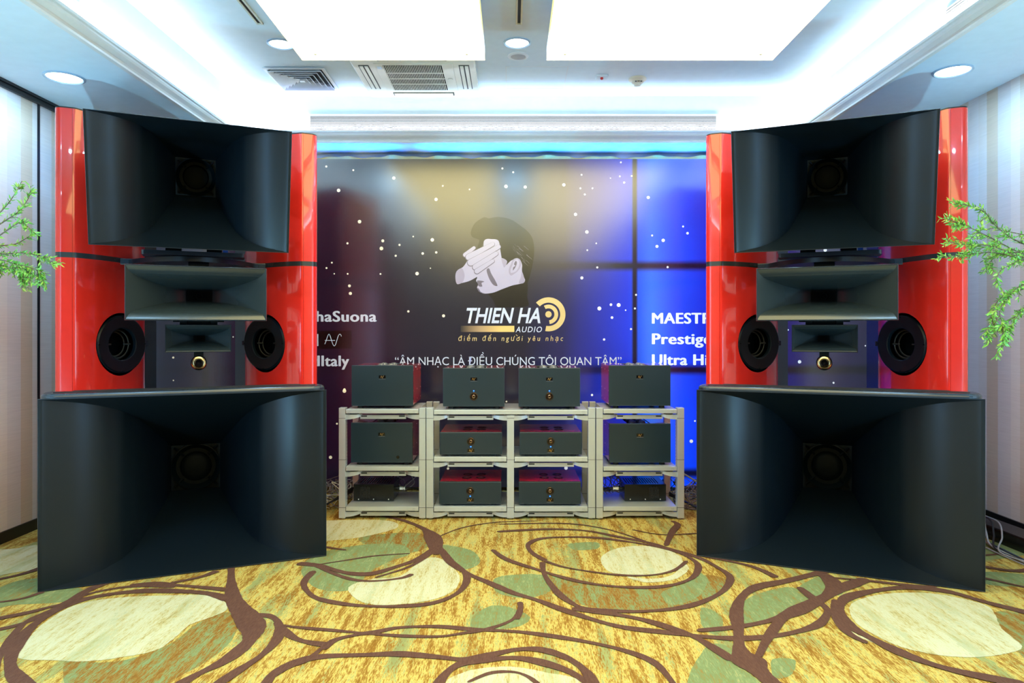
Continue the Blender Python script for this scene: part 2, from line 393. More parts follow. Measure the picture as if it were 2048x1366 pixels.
# ------------------------------------------------------------------ the room
OFF = [0.0]
def floor_pt(px, py): Y = F * CAMZ / (py - CY); return ((px - CX) * Y / F, Y + OFF[0])
fl = MB()
fl.box(LEFT - 0.1, RIGHT + 0.1, REAR, BACK + 0.1, -0.1, 0.0, 'carpet_field')
rnd = random.Random(3)
def blob(crop, pts, m, z):
    q = [(x / 2 + (0 if crop == 'L' else 1024), y / 2 + 1000) for x, y in pts]
    fp = [floor_pt(*p) for p in q]
    fl.poly3([(x + rnd.uniform(-.002, .002), y + rnd.uniform(-.002, .002), z) for x, y in smooth_poly(fp, True, 8)], m)
def stroke(crop, pts, wd, z=0.0022):
    """pts in (x, y[, width factor]) along the pattern line, wd width in metres"""
    q = []
    for p in pts:
        X, Y = floor_pt(p[0] / 2 + (0 if crop == 'L' else 1024), p[1] / 2 + 1000)
        q.append((X, Y, p[2] if len(p) > 2 else 1.0))
    q = smooth_poly(q, False, 8); n = len(fl.v); k = len(q); z += n * 3e-7
    for i, (x, y, wf) in enumerate(q):
        dx = q[min(i + 1, k - 1)][0] - q[max(i - 1, 0)][0]; dy = q[min(i + 1, k - 1)][1] - q[max(i - 1, 0)][1]
        L = math.hypot(dx, dy) or 1; ww = wd * wf * 0.5 * (1 + 0.22 * math.sin(i * 0.31 + len(pts)) + rnd.uniform(-.05, .05))
        if i in (0, k - 1): ww *= 0.4
        zz = z + i * 4e-6; fl.v.append((x - dy / L * ww, y + dx / L * ww, zz)); fl.v.append((x + dy / L * ww, y - dx / L * ww, zz))
    for i in range(k - 1): fl.face([n + 2 * i + 1, n + 2 * i + 3, n + 2 * i + 2, n + 2 * i], 'carpet_brown')
G, O_, C_ = 'carpet_green', 'carpet_ochre', 'carpet_cream'
def pattern():
    blob('L', [(260, 650), (420, 650), (560, 625), (690, 570), (780, 500), (900, 450), (955, 480), (920, 570), (820, 650), (690, 720), (560, 790), (300, 790)], O_, .0006)
    blob('L', [(1205, 270), (1290, 210), (1450, 180), (1600, 178), (1640, 215), (1560, 245), (1480, 290), (1400, 360), (1260, 350)], G, .0008)
    blob('L', [(1740, 180), (1880, 200), (1920, 250), (1850, 280), (1790, 250)], G, .0008)
    blob('L', [(1890, 470), (1960, 425), (2040, 430), (2120, 470), (2060, 510), (1900, 515)], G, .0008)
    blob('L', [(0, 350), (150, 315), (330, 360), (270, 405), (60, 420), (-60, 440)], G, .0008)
    blob('L', [(1440, 150), (1650, 130), (1730, 165), (1650, 210), (1500, 190)], O_, .0006)
    blob('R', [(-60, 310), (120, 300), (155, 360), (60, 392), (-60, 370)], G, .0008)
    blob('R', [(130, 300), (280, 335), (540, 355), (700, 325), (780, 300), (860, 325), (780, 400), (560, 440), (300, 425), (190, 370)], O_, .0006)
    blob('R', [(700, 330), (750, 290), (780, 330), (740, 390), (640, 420), (600, 370)], G, .0008)
    blob('R', [(935, 400), (1090, 350), (1170, 370), (1205, 410), (1100, 455), (930, 495)], G, .0008)
    blob('R', [(700, 732), (740, 640), (800, 575), (890, 600), (880, 650), (980, 720), (1000, 790), (700, 790)], G, .0008)
    blob('R', [(1040, 640), (1130, 640), (1115, 700), (1050, 710)], G, .0008)
    blob('R', [(1150, 350), (1230, 308), (1255, 350), (1215, 392)], G, .0008)
    blob('R', [(760, 430), (840, 470), (820, 540), (760, 500)], G, .0008)
    blob('R', [(1880, 175), (2048, 150), (2120, 200), (1890, 240)], G, .0008)
    blob('R', [(1880, 290), (2048, 300), (2048, 345), (1890, 335)], G, .0008)
    blob('R', [(1930, 450), (2060, 470), (2100, 600), (2060, 640), (1990, 560)], O_, .0006)
    blob('R', [(230, 175), (340, 170), (340, 195), (250, 200)], G, .0008)
    blob('L', [(75, 632), (110, 560), (180, 490), (280, 430), (400, 400), (560, 386), (700, 382), (820, 382), (895, 405), (905, 440), (850, 468), (760, 500), (690, 560), (620, 603), (500, 628), (350, 646), (200, 642)], C_, .0014)
    blob('L', [(1395, 350), (1480, 318), (1600, 305), (1690, 240), (1760, 235), (1830, 290), (1835, 335), (1800, 372), (1720, 402), (1600, 418), (1500, 420), (1425, 397)], C_, .0014)
    blob('L', [(1200, 95), (1420, 80), (1560, 85), (1590, 110), (1480, 142), (1380, 157), (1200, 165)], C_, .0014)
    blob('L', [(1780, 740), (1830, 700), (1920, 675), (2048, 668), (2180, 690), (2330, 732), (2300, 860), (1800, 860)], C_, .0014)
    blob('R', [(355, 240), (380, 210), (440, 190), (520, 184), (600, 194), (665, 220), (682, 250), (640, 282), (560, 299), (460, 299), (385, 285)], C_, .0014)
    blob('R', [(460, 308), (560, 316), (640, 300), (690, 258), (705, 280), (650, 318), (540, 330)], C_, .0014)
    blob('R', [(1350, 440), (1370, 408), (1450, 383), (1560, 372), (1680, 375), (1800, 395), (1900, 425), (1935, 465), (1955, 510), (2000, 550), (2040, 590), (1980, 615), (1850, 630), (1700, 620), (1560, 590), (1450, 540), (1375, 490)], C_, .0014)
    blob('R', [(1315, 470), (1350, 520), (1430, 560), (1530, 606), (1420, 562), (1340, 530)], C_, .0014)
    blob('L', [(-100, 215), (60, 195), (160, 185), (160, 268), (60, 290), (-100, 310)], C_, .0014)
    W = 0.055
    stroke('L', [(130, 760), (70, 715), (42, 665), (55, 600), (105, 530), (180, 468), (270, 420), (400, 385), (560, 366), (700, 366), (830, 375), (920, 400)], W * 1.0)
    stroke('L', [(-20, 720), (-5, 640), (40, 560), (110, 485), (210, 440), (300, 395), (420, 362), (560, 345), (700, 350)], W * .55)
    stroke('L', [(-60, 530), (60, 505), (160, 470), (250, 425), (330, 370), (400, 335)], W * .6)
    stroke('L', [(925, 270, 1), (925, 330, 1), (932, 390, 1.4), (955, 430, 2.4), (995, 480, 2.1), (1012, 530, 2.2), (975, 590, 1.3), (890, 650, 1), (790, 700, .9), (700, 760, .9)], W * .9)
    stroke('L', [(985, 560), (930, 610), (860, 660), (740, 720), (680, 760)], W * .5)
    stroke('L', [(1000, 465), (1075, 465), (1115, 495), (1110, 555), (1050, 620), (960, 680), (860, 745)], W * .75)
    stroke('L', [(1105, 490), (1130, 520), (1180, 555), (1240, 572), (1300, 580)], W * .7)
    stroke('L', [(1110, 500), (1200, 512), (1330, 523), (1460, 535), (1600, 545), (1750, 548), (1850, 535), (1950, 518), (2050, 480), (2085, 425)], W * .45)
    stroke('L', [(1290, 600), (1340, 562), (1430, 540), (1500, 530), (1600, 512), (1750, 508), (1900, 520), (2060, 528), (2200, 545), (2350, 570), (2500, 605), (2620, 655), (2700, 745)], W * .6)
    stroke('L', [(1050, 760), (1100, 690), (1180, 650), (1290, 628), (1450, 622), (1600, 618), (1750, 630), (1860, 640), (1960, 622), (2070, 600), (2170, 602), (2270, 635), (2340, 685), (2380, 745)], W * .75)
    stroke('L', [(1090, 710), (1160, 668), (1230, 640), (1290, 592)], W * .5)
    stroke('L', [(1740, 760), (1785, 695), (1850, 655), (1960, 640), (2060, 634), (2160, 650), (2280, 690), (2370, 750)], W * .8)
    stroke('L', [(1870, 732), (1960, 695), (2050, 690), (2110, 708), (2160, 745)], W * .35)
    stroke('L', [(1255, 285), (1215, 335), (1250, 385), (1330, 410), (1450, 425), (1600, 427), (1740, 412), (1835, 370), (1868, 318), (1850, 280), (1805, 245), (1765, 200), (1740, 160)], W * .65)
    stroke('L', [(1190, 255), (1280, 265), (1380, 292), (1480, 297), (1580, 270), (1680, 235), (1740, 195)], W * .9)
    stroke('L', [(1250, 260), (1380, 312), (1480, 326), (1600, 315), (1650, 298)], W * .5)
    stroke('L', [(1500, 312), (1620, 275), (1690, 240), (1740, 205)], W * .4)
    stroke('L', [(1745, 220, 1.6), (1735, 160, 2.0), (1700, 120, 1.2), (1620, 85, .8), (1520, 62, .6)], W * .9)
    stroke('L', [(1760, 195), (1800, 250), (1870, 295), (1950, 330), (2048, 372), (2148, 402), (2250, 440), (2378, 482), (2498, 512), (2668, 532), (2808, 548), (2948, 556), (3098, 546), (3228, 518), (3288, 488), (3308, 440), (3255, 398), (3195, 350)], W * .75)
    stroke('L', [(1750, 150), (1850, 112), (1990, 90), (2150, 85)], W * .25)
    stroke('L', [(1290, 188), (1385, 202)], W * .5)
    stroke('L', [(1260, 262), (1400, 240), (1500, 225), (1640, 215)], W * .3)
    stroke('L', [(-80, 335), (80, 300), (170, 272)], W * .8)
    stroke('L', [(-80, 420), (80, 398), (175, 368)], W * .5)
    stroke('L', [(-80, 490), (100, 455), (200, 430), (285, 410), (345, 370), (440, 330)], W * .7)
    stroke('L', [(520, 342), (620, 335), (700, 342), (820, 352), (920, 362)], W * .7)
    stroke('L', [(680, 335), (800, 310), (870, 285)], W * .7)
    stroke('R', [(135, 245), (80, 212), (65, 180), (110, 157), (200, 150), (330, 152), (450, 166), (560, 184), (650, 205), (710, 232), (745, 265), (725, 310), (650, 340), (540, 352), (400, 347), (280, 330), (180, 305), (100, 280), (-20, 240), (-80, 200)], W * .62)
    stroke('R', [(130, 245), (200, 268), (300, 286), (430, 302), (560, 302), (650, 282), (700, 245)], W * .4)
    stroke('R', [(-60, 128), (150, 118), (300, 125), (430, 150), (560, 175), (640, 200), (740, 230), (820, 270), (872, 310), (850, 360), (780, 402), (680, 432), (540, 447), (420, 447), (300, 437), (240, 415), (180, 370), (130, 300), (122, 250)], W * .65)
    stroke('R', [(-60, 98), (200, 95), (350, 112), (480, 148), (600, 195)], W * .35)
    stroke('R', [(640, 85), (662, 100), (640, 130), (615, 185)], W * .8)
    stroke('R', [(480, 120), (600, 140), (740, 135)], W * .3)
    stroke('R', [(240, 435), (400, 458), (520, 480), (620, 510), (720, 545), (800, 590), (885, 645)], W * .8)
    stroke('R', [(760, 225), (950, 265), (1060, 312)], W * .7)
    stroke('R', [(1260, 285, 1.3), (1100, 325), (980, 350), (920, 390), (898, 450), (905, 520), (912, 600, 1.2), (950, 650, 2.2), (1000, 700, 1.8), (1070, 760, 1.2)], W * 1.0)
    stroke('R', [(740, 525, .6), (900, 510, .8), (1050, 480), (1150, 440, 1.5), (1250, 390, 1.5), (1330, 350, 1.4), (1420, 318, 1.2)], W * .9)
    stroke('R', [(1200, 290, 1.3), (1260, 310, 1.3), (1285, 350, 1.2), (1240, 400)], W * 1.1)
    stroke('R', [(985, 630), (1020, 560), (1070, 490), (1130, 450)], W * .75)
    stroke('R', [(2110, 465), (1900, 412), (1750, 370), (1600, 352), (1470, 362), (1360, 385), (1318, 412), (1310, 455), (1350, 505), (1430, 552), (1530, 602), (1650, 650), (1800, 692), (2060, 745)], W * 1.0)
    stroke('R', [(1290, 400), (1292, 460), (1340, 530), (1420, 575)], W * .7)
    stroke('R', [(1250, 310), (1420, 325), (1560, 340), (1700, 350)], W * .5)
    stroke('R', [(1870, 265), (2000, 285), (2100, 280)], W * .9)
    stroke('R', [(1870, 225), (1980, 215)], W * .4)
    stroke('R', [(1870, 310), (2100, 362)], W * .5)
    stroke('R', [(20, 480), (35, 450), (32, 410)], W * .45)
for OFF[0] in (0.0, -3.05): pattern()
floor = fl.build('floor'); tag(floor, 'patterned hotel carpet with brown swirls and cream ovals', kind='structure')

def struct(mb, name, parent=None):
    o = mb.build(name, parent)
    if not parent: o['kind'] = 'structure'
    return o
m = MB(); m.box(LEFT - 0.1, LEFT, REAR, BACK + 0.1, 0, 3.5, 'wallpaper'); struct(m, 'wall_left')
m = MB(); m.box(RIGHT, RIGHT + 0.1, REAR, BACK + 0.1, 0, 3.5, 'wallpaper'); struct(m, 'wall_right')
m = MB(); m.box(LEFT, RIGHT, BACK, BACK + 0.1, 0, 3.5, 'ceiling_paint'); struct(m, 'wall_back')
m = MB(); m.box(LEFT, RIGHT, REAR - 0.1, REAR, 0, 3.5, 'rear_dark'); struct(m, 'wall_rear')  # unseen rear wall given a dark tone to keep the film's reflection dim
for nm, xa in (('added_window_1', LEFT), ('added_window_2', RIGHT - .07)):  # frames added around the blue fill lamps, outside the view
    m = MB()
    for a in ((.94, 2.06, 0, .06), (.94, 2.06, 2.40, 2.46), (.94, 1.0, 0, 2.46), (2.0, 2.06, 0, 2.46)): m.box(xa, xa + .07, a[0], a[1], a[2], a[3], 'cornice_paint')
    struct(m, nm)
m = MB(); m.box(LEFT, LEFT + 0.012, REAR, BACK, 0, 0.075, 'black_trim'); struct(m, 'baseboard_left')
m = MB(); m.box(RIGHT - 0.012, RIGHT, REAR, BACK, 0, 0.10, 'black_trim'); struct(m, 'baseboard_right')
m = MB(); m.box(LEFT + 0.012, RIGHT - 0.012, 6.02, 6.035, 0, 0.06, 'gold_skirting'); struct(m, 'baseboard_back')
m = MB(); m.box(LEFT, LEFT + 0.02, REAR, BACK, SOF_L - 0.05, SOF_L, 'black_trim', ); m.box(LEFT, LEFT + 0.03, REAR, BACK, SOF_L - 0.018, SOF_L, 'black_trim'); struct(m, 'trim_1')
m = MB(); m.box(LEFT - 0.004, LEFT + 0.006, 4.806, 4.826, 0.07, SOF_L - 0.04, 'black_trim'); m.box(LEFT - 0.004, LEFT + 0.006, 3.56, 3.58, 0.07, SOF_L - 0.04, 'black_trim'); struct(m, 'trim_2')
# ceiling: coffer slab, bulkheads and soffits in one shell
m = MB()
m.box(CL, CR, REAR, CB, TOP, TOP + 0.08, 'ceiling_paint')
m.box(LEFT, CL, REAR, BACK, SOF_L, TOP + 0.08, 'ceiling_paint')
m.box(CR, RIGHT, REAR, BACK, SOF_R, TOP + 0.08, 'ceiling_paint')
m.box(CL, CR, CB, BACK, SOF_B, TOP + 0.08, 'ceiling_paint')
ceil = struct(m, 'ceiling')
# cornices
def cprof(sgn, x, z):      # sgn +1: protrudes to +x
    pts = [(0, 0), (0.030, 0.0), (0.030, 0.012), (0.022, 0.018), (0.030, 0.030), (0.050, 0.050), (0.056, 0.062), (0.056, 0.074), (0.066, 0.078), (0.066, 0.096), (0.060, 0.098), (0.060, 0.080), (0, 0.080)]
    return [(x + sgn * (a - 0.001), z + b - 0.006) for a, b in pts]
m = MB(); m.yprism(cprof(1, CL, SOF_L), REAR, CB, 'cornice_paint'); struct(m, 'trim_3')
m = MB(); m.yprism(list(reversed(cprof(-1, CR, SOF_R))), REAR, CB, 'cornice_paint'); struct(m, 'trim_4')
m = MB(); m.xprism([(CB - (x - 0), z) for x, z in [(a, b) for a, b in cprof(1, 0, SOF_B)]], CL + 0.03, CR - 0.03, 'cornice_paint'); struct(m, 'trim_5')
# access panel outline in the coffer ceiling
m = MB()
for a in ((-0.045, -0.041, 5.42, 5.91), (0.44, 0.444, 5.42, 5.91), (-0.045, 0.444, 5.42, 5.424), (-0.045, 0.444, 5.906, 5.91)):
    m.box(a[0], a[1], a[2], a[3], TOP - 0.0015, TOP + 0.001, 'vent_white')
m.build('access_hatch_outline', ceil)

# grilles in the bulkheads: frame, dark back, single slats
def grille_back():
    g = empty('linear_air_grille', (0, CB, 3.11), 0, 'long white slatted air grille above the backdrop', 'grille', 'bulkhead air grilles')
    x0, x1, h, n = -1.765, 1.795, 0.145, 11
    m = MB(); m.box(x0, x1, -0.004, 0.0, 0, h, 'void_black'); m.build('backing', g)
    m = MB(); m.box(x0, x1, -0.010, -0.004, -0.012, 0, 'vent_white'); m.box(x0, x1, -0.010, -0.004, h, h + 0.012, 'vent_white')
    m.box(x0 - 0.012, x0, -0.010, -0.004, -0.012, h + 0.012, 'vent_white'); m.box(x1, x1 + 0.012, -0.010, -0.004, -0.012, h + 0.012, 'vent_white'); m.build('frame', g)
    first = None
    for i in range(n):
        z = (i + 0.5) * h / n
        if first is None:
            m = MB(); m.xprism([(-0.010, -0.003), (-0.0045, -0.001), (-0.0045, 0.0025), (-0.010, 0.0025)], x0, x1, 'vent_white'); first = o = m.build('slat', g)
        else:
            o = first.copy(); col.objects.link(o)
        o.location = (0, 0, z)
grille_back()
def grille_side(x, sgn, y0, y1, z0, h, n, label):
    g = empty('linear_air_grille', (x, y0, z0), 0, label, 'grille', 'bulkhead air grilles')
    m = MB(); m.box(min(0, sgn * .004), max(0, sgn * .004), 0, y1 - y0, 0, h, 'void_black'); m.build('backing', g)
    first = None
    for i in range(n):
        if first is None:
            a = sorted((sgn * .0045, sgn * .012)); m = MB(); m.box(a[0], a[1], 0, y1 - y0, -0.0035, 0.0035, 'vent_white'); first = o = m.build('slat', g)
        else: o = first.copy(); col.objects.link(o)
        o.location = (0, 0, (i + .5) * h / n)
grille_side(CL, 1, 0.8, 3.87, 3.085, 0.10, 7, 'white slatted air grille high on the left bulkhead')
grille_side(CR, -1, 0.8, 4.12, 3.165, 0.11, 7, 'white slatted air grille high on the right bulkhead')

# square four-way diffuser
def diffuser():
    g = empty('square_air_diffuser', (-1.705, 5.665, TOP), 0, 'square louvred ceiling diffuser left of the cassette air conditioner', 'diffuser')
    m = MB(); m.box(-.215, .215, -.215, .215, -0.003, 0.0, 'vent_dark'); m.build('backing', g)
    def sqring(a, b, z0, z1, name):
        m = MB(); n = 0
        P = [(-a, -a, z0), (a, -a, z0), (a, a, z0), (-a, a, z0), (-b, -b, z1), (b, -b, z1), (b, b, z1), (-b, b, z1)]
        T = [(x, y, z + 0.003) for x, y, z in P]; m.v += P + T
        for i in range(4):
            j = (i + 1) % 4
            m.face([i, j, 4 + j, 4 + i], 'vent_white'); m.face([8 + i, 12 + i, 12 + j, 8 + j], 'vent_white')
            m.face([i, 8 + i, 8 + j, j], 'vent_white'); m.face([4 + i, 4 + j, 12 + j, 12 + i], 'vent_white')
        m.build(name, g)
    sqring(.242, .215, -0.012, -0.014, 'frame')
    for k in range(5): sqring(.212 - k * .040, .186 - k * .040, -0.030, -0.006, 'louvre')
    m = MB(); m.box(-.02, .02, -.02, .02, -.03, -.026, 'vent_white'); m.build('centre_plate', g)
diffuser()

# cassette air conditioner
def cassette():
    g = empty('cassette_air_conditioner', (-0.75, 5.575, TOP), 0, 'cream cassette air conditioner with slatted intake on the ceiling', 'air conditioner')
    m = MB(); m.box(-.475, .475, -.475, .475, -.03, 0, 'ac_plastic', 0.012); m.build('fascia', g)
    m = MB(); m.box(-.30, .30, -.30, .30, -.036, -.029, 'ac_plastic', 0.003); m.box(-.235, .215, -.27, .27, -.0375, -.035, 'void_black'); m.build('intake_panel', g)
    first = None
    for i in range(34):
        if first is None:
            m = MB(); m.box(-.0026, .0026, -.27, .27, -.004, 0, 'ac_plastic'); first = o = m.build('intake_slat', g)
        else: o = first.copy(); col.objects.link(o)
        o.location = (-.228 + i * .0131, 0, -.0375)
    m = MB()
    for y in (-.12, 0, .12): m.box(-.235, .215, y - .003, y + .003, -.043, -.0375, 'ac_plastic')
    m.build('intake_crossbars', g)
    for k, (x0, x1, y0, y1) in enumerate(((-.425, -.345, -.26, .26), (.345, .425, -.26, .26), (-.26, .26, -.425, -.345), (-.26, .26, .345, .425))):
        m = MB(); m.box(x0, x1, y0, y1, -.032, -.0295, 'vent_dark'); o = m.build('air_outlet', g)
        v = MB()
        if x1 - x0 < y1 - y0:
            xm = (x0 + x1) / 2
            v.box(x0 + .008, xm - .004, y0 + .01, y1 - .01, -.038, -.032, 'ac_plastic', .002); v.box(xm + .006, x1 - .006, y0 + .01, y1 - .01, -.038, -.032, 'ac_plastic', .002)
        else: v.box(x0 + .01, x1 - .01, y0 + .008, y1 - .02, -.038, -.032, 'ac_plastic', .002)
        v.build('flap', o)
    m = MB(); m.lathe([(.0, -.040), (.018, -.040), (.020, -.036)], (.258, 0.02, 0), (0, 0, 1), 'ac_plastic', 20); m.build('sensor_ring', g)
    m = MB(); m.box(-.285, -.250, -.25, -.20, -.0375, -.036, 'lamp_ring'); m.build('display_window', g)
cassette()

# downlights
def downlight(x, y, z, r, label, power=8):
    g = empty('recessed_downlight', (x, y, z), 0, label, 'ceiling light', 'recessed downlights')
    m = MB(); m.lathe([(r + .018, 0), (r + .018, -.006), (r + .006, -.010), (r, -.004), (r, .0)], (0, 0, 0), (0, 0, 1), 'lamp_ring', 40); m.build('trim_ring', g)
    m = MB(); m.lathe([(r, -.0035), (r * .5, -.005), (0.0, -.005)], (0, 0, 0), (0, 0, 1), 'lamp_white', 40); m.build('lens', g)
    area('downlight_lamp', (x, y, z - .02), r * 1.8, power, COOL, shape='DISK').parent = None
downlight(0.04, 4.97, TOP, .080, 'round downlight at the centre of the ceiling, above the small round speaker')
downlight(-1.655, 4.99, TOP, .080, 'round downlight partly hidden by the left hanging light panel')
downlight(1.71, 5.0, TOP, .080, 'round downlight partly hidden by the right hanging light panel')
downlight(-2.85, 4.43, SOF_L, .100, 'round downlight in the left soffit over the tall red speaker', 15)
downlight(2.87, 4.52, SOF_R, .100, 'round downlight in the right soffit over the tall red speaker', 15)
for x, z in ((-2.85, SOF_L), (2.87, SOF_R)):  # unseen soffit downlights added toward the camera, lamps only
    for y in (2.0, -0.4):
        area('downlight_lamp', (x, y, z - .02), .18, 18, COOL, shape='DISK')
for x in (-1.655, .04, 1.71):  # more coffer lamps without fixtures, added out of view for cool light
    for y in (2.4, 0.0): area('downlight_lamp', (x, y, (TOP if x == .04 else 3.42) - .02), .15, 14, COOL, shape='DISK')
# little round ceiling speaker
g = empty('round_ceiling_speaker', (0.05, 5.21, TOP), 0, 'small grey round speaker in the ceiling behind the centre downlight', 'ceiling speaker')
m = MB(); m.lathe([(.078, 0), (.078, -.006), (.060, -.012), (.056, -.008)], (0, 0, 0), (0, 0, 1), 'vent_white', 32); m.build('rim', g)
m = MB(); m.lathe([(.056, -.008), (.03, -.010), (0, -.010)], (0, 0, 0), (0, 0, 1), 'cable_grey', 32); m.build('grille_cloth', g)
# smoke detector
g = empty('smoke_detector', (1.03, 5.68, TOP), 0, 'cream round smoke detector on the ceiling right of centre', 'detector')
m = MB(); m.lathe([(.072, 0), (.072, -.012), (.060, -.022), (.048, -.026)], (0, 0, 0), (0, 0, 1), 'detector', 32); m.build('base', g)
m = MB(); m.lathe([(.048, -.026), (.046, -.038), (.030, -.046), (.028, -.058), (.020, -.062), (0, -.062)], (0, 0, 0), (0, 0, 1), 'detector', 32); o = m.build('sensor_head', g)
m = MB(); m.box(-.028, -.015, -.047, -.040, -.040, -.034, 'vent_dark'); m.box(.015, .028, -.047, -.040, -.040, -.034, 'vent_dark'); m.box(-.01, .01, -.05, -.042, -.040, -.034, 'bronze'); m.build('sensor_slots', o)
# sprinkler-style square plate
g = empty('alarm_indicator', (0.73, 5.63, TOP), 0, 'small white square alarm plate with a red dot on the ceiling', 'alarm plate')
m = MB(); m.box(-.048, .048, -.048, .048, -.014, 0, 'ceiling_paint', .006); m.build('plate', g)
m = MB(); m.lathe([(.012, -.014), (.012, -.026), (.004, -.032), (0, -.032)], (0, -.01, 0), (0, 0, 1), 'red_dot', 16); m.build('lamp_dot', g)
# slot tracks
def slot(x, y1, label):
    g = empty('slot_air_diffuser', (x, 0, TOP), 0, label, 'diffuser', 'slot diffusers beside the light panels')
    m = MB(); m.box(-.022, -.010, -2.5, y1, -.010, 0, 'ac_plastic'); m.box(.010, .022, -2.5, y1, -.010, 0, 'ac_plastic'); m.box(-.022, .022, y1 - .012, y1, -.0105, 0, 'ac_plastic'); m.build('frame', g)
    m = MB(); m.box(-.010, .010, -2.5, y1 - .012, -.003, 0, 'vent_dark'); m.build('slot', g)
slot(0.05, 4.66, 'narrow slot diffuser running between the two hanging light panels')
slot(-1.685, 4.66, 'narrow slot diffuser left of the left hanging light panel')
slot(1.73, 4.66, 'narrow slot diffuser right of the right hanging light panel')

# hanging light panels
def lightbox(x0, x1, y0, y1, z, label, screws=True):
    xc, yc = (x0 + x1) / 2, (y0 + y1) / 2; hx, hy = (x1 - x0) / 2, (y1 - y0) / 2
    g = empty('hanging_light_panel', (xc, yc, z), 0, label, 'light panel', 'hanging light panels')
    m = MB(); m.box(-hx, hx, -hy, hy, 0, 0.004, 'lightbox_skin'); m.build('diffuser_sheet', g)
    m = MB()
    for a in ((-hx, -hx + .006, -hy, hy), (hx - .006, hx, -hy, hy), (-hx, hx, -hy, -hy + .006), (-hx, hx, hy - .006, hy)): m.box(*a, 0.004, 0.07, 'lightbox_rim')
    m.box(-hx, hx, -hy, hy, .07, .075, 'ceiling_paint'); m.build('housing', g)
    if screws:
        for sx_ in (-1, 1):
            for yy in (hy - .10, -hy + .10, 0):
                m = MB(); m.lathe([(.0085, 0), (.0085, -.003), (.004, -.006), (0, -.006)], (sx_ * (hx - .11), yy, 0), (0, 0, 1), 'detector', 12); m.build('fixing_screw', g)
    for sx_ in (-1, 1):
        for yy in (hy - .3, -hy + .3):
            m = MB(); m.tube([(sx_ * (hx - .2), yy, .07), (sx_ * (hx - .2), yy, TOP - z)], .006, 'chrome', 8); m.build('hanger_rod', g)
lightbox(-1.338, -.17, 1.0, 4.45, 3.10, 'white glowing ceiling panel hanging on the left side')
lightbox(.225, 1.67, 1.0, 4.45, 3.10, 'white glowing ceiling panel hanging on the right side')
lightbox(-1.338, -.17, -2.8, .4, 3.10, 'added white glowing ceiling panel behind the left one, over the camera', False)  # second pair of panels, added out of view to light the room
lightbox(.225, 1.67, -2.8, .4, 3.10, 'added white glowing ceiling panel behind the right one, over the camera', False)

# gold drape above and behind the backdrop
m = MB(); n0 = 0; N = 420
for i in range(N + 1):
    x = LEFT + .05 + (RIGHT - LEFT - .1) * i / N
    y = 6.43 + .035 * math.sin(x * 13) + .018 * math.sin(x * 31 + 1)
    m.v += [(x, y, 0.02), (x, y + .02 * math.sin(x * 7), 2.6), (x, y - .02 * math.sin(x * 5), 2.98)]
for i in range(N):
    for k in range(2): m.face([3 * i + k, 3 * i + 3 + k, 3 * i + 4 + k, 3 * i + 1 + k], 'drape', True)
o = m.build('gold_drape'); tag(o, 'gold curtain showing in a narrow strip above the backdrop', 'curtain')
area('backdrop_top_tube', (0, 6.12, 2.80), 6.0, 10, (1, .90, .62), (R(74), 0, 0), .04, spread=R(100))
area('backdrop_blue_tube', (-2.2, 6.22, 2.70), 2.4, 16, (0.0, .18, 1.0), (R(180), 0, 0), .04, spread=R(70))
area('backdrop_blue_tube', (0.9, 6.22, 2.70), 3.4, 30, (0.0, .24, 1.0), (R(180), 0, 0), .04, spread=R(70))

# ------------------------------------------------------------------ printed, backlit backdrop
bd = empty('printed_backdrop', (0, 0, 0), 0, 'dark blue backlit film backdrop printed with stars, a portrait and shop lettering', 'backdrop')
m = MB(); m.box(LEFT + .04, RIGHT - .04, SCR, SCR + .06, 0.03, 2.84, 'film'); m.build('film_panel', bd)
m = MB()
for x in (-3.1, -1.0, 1.05, 3.1): m.box(x - .03, x + .03, SCR + .06, SCR + .1, 0, 2.8, 'black_trim')
m.build('support_frame', bd)
def sp(px, py, lift=0.001): return ((px - CX) * SCR / F, SCR - lift, CAMZ + (CY - py) * SCR / F)
PX = SCR / F
stars = []
def st(s, ox, oy, pts): stars.extend((ox + x / s, oy + y / s, r / s) for x, y, r in pts)
st(5.059, 630, 290, [(115, 218, 11), (388, 255, 10), (239, 460, 18), (798, 335, 17), (1293, 414, 9), (1225, 551, 17), (451, 776, 18), (686, 970, 15), (672, 1047, 19), (329, 995, 11), (855, 1011, 11), (994, 927, 8), (1187, 960, 18), (1090, 1098, 13), (1227, 1087, 12), (817, 1121, 11), (171, 1191, 9), (117, 1245, 10), (195, 1303, 7), (331, 1304, 9), (663, 1305, 9), (1033, 1301, 18), (1168, 1247, 6)])
st(5.059, 1150, 290, [(464, 176, 9), (66, 302, 9), (359, 335, 6), (453, 317, 9), (573, 314, 9), (497, 380, 11), (54, 438, 9), (176, 438, 9), (99, 500, 10), (741, 531, 16), (5, 702, 16), (120, 880, 17), (215, 995, 7), (124, 1064, 8), (225, 1239, 10), (69, 1345, 15), (1093, 825, 10), (1138, 893, 13), (780, 916, 10), (892, 965, 17), (829, 1026, 15), (937, 1236, 11)])
st(5.693, 1150, 540, [(695, 283, 11), (682, 438, 11), (409, 395, 15), (497, 399, 22), (277, 438, 22), (576, 458, 8), (421, 542, 15), (637, 673, 11), (331, 791, 13)])
st(6.207, 630, 560, [(428, 73, 18), (440, 167, 20), (1159, 390, 14), (1596, 445, 19), (366, 1360, 16)])
st(2.4976, 620, 220, [(961, 292, 5), (1015, 311, 5), (979, 382, 9), (1075, 385, 8), (1268, 374, 8), (797, 397, 4)])
st(4.553, 630, 760, [(268, 100, 17), (200, 398, 9), (142, 704, 15)]); st(4.55, 1350, 760, [(181, 373, 8), (148, 557, 16)])
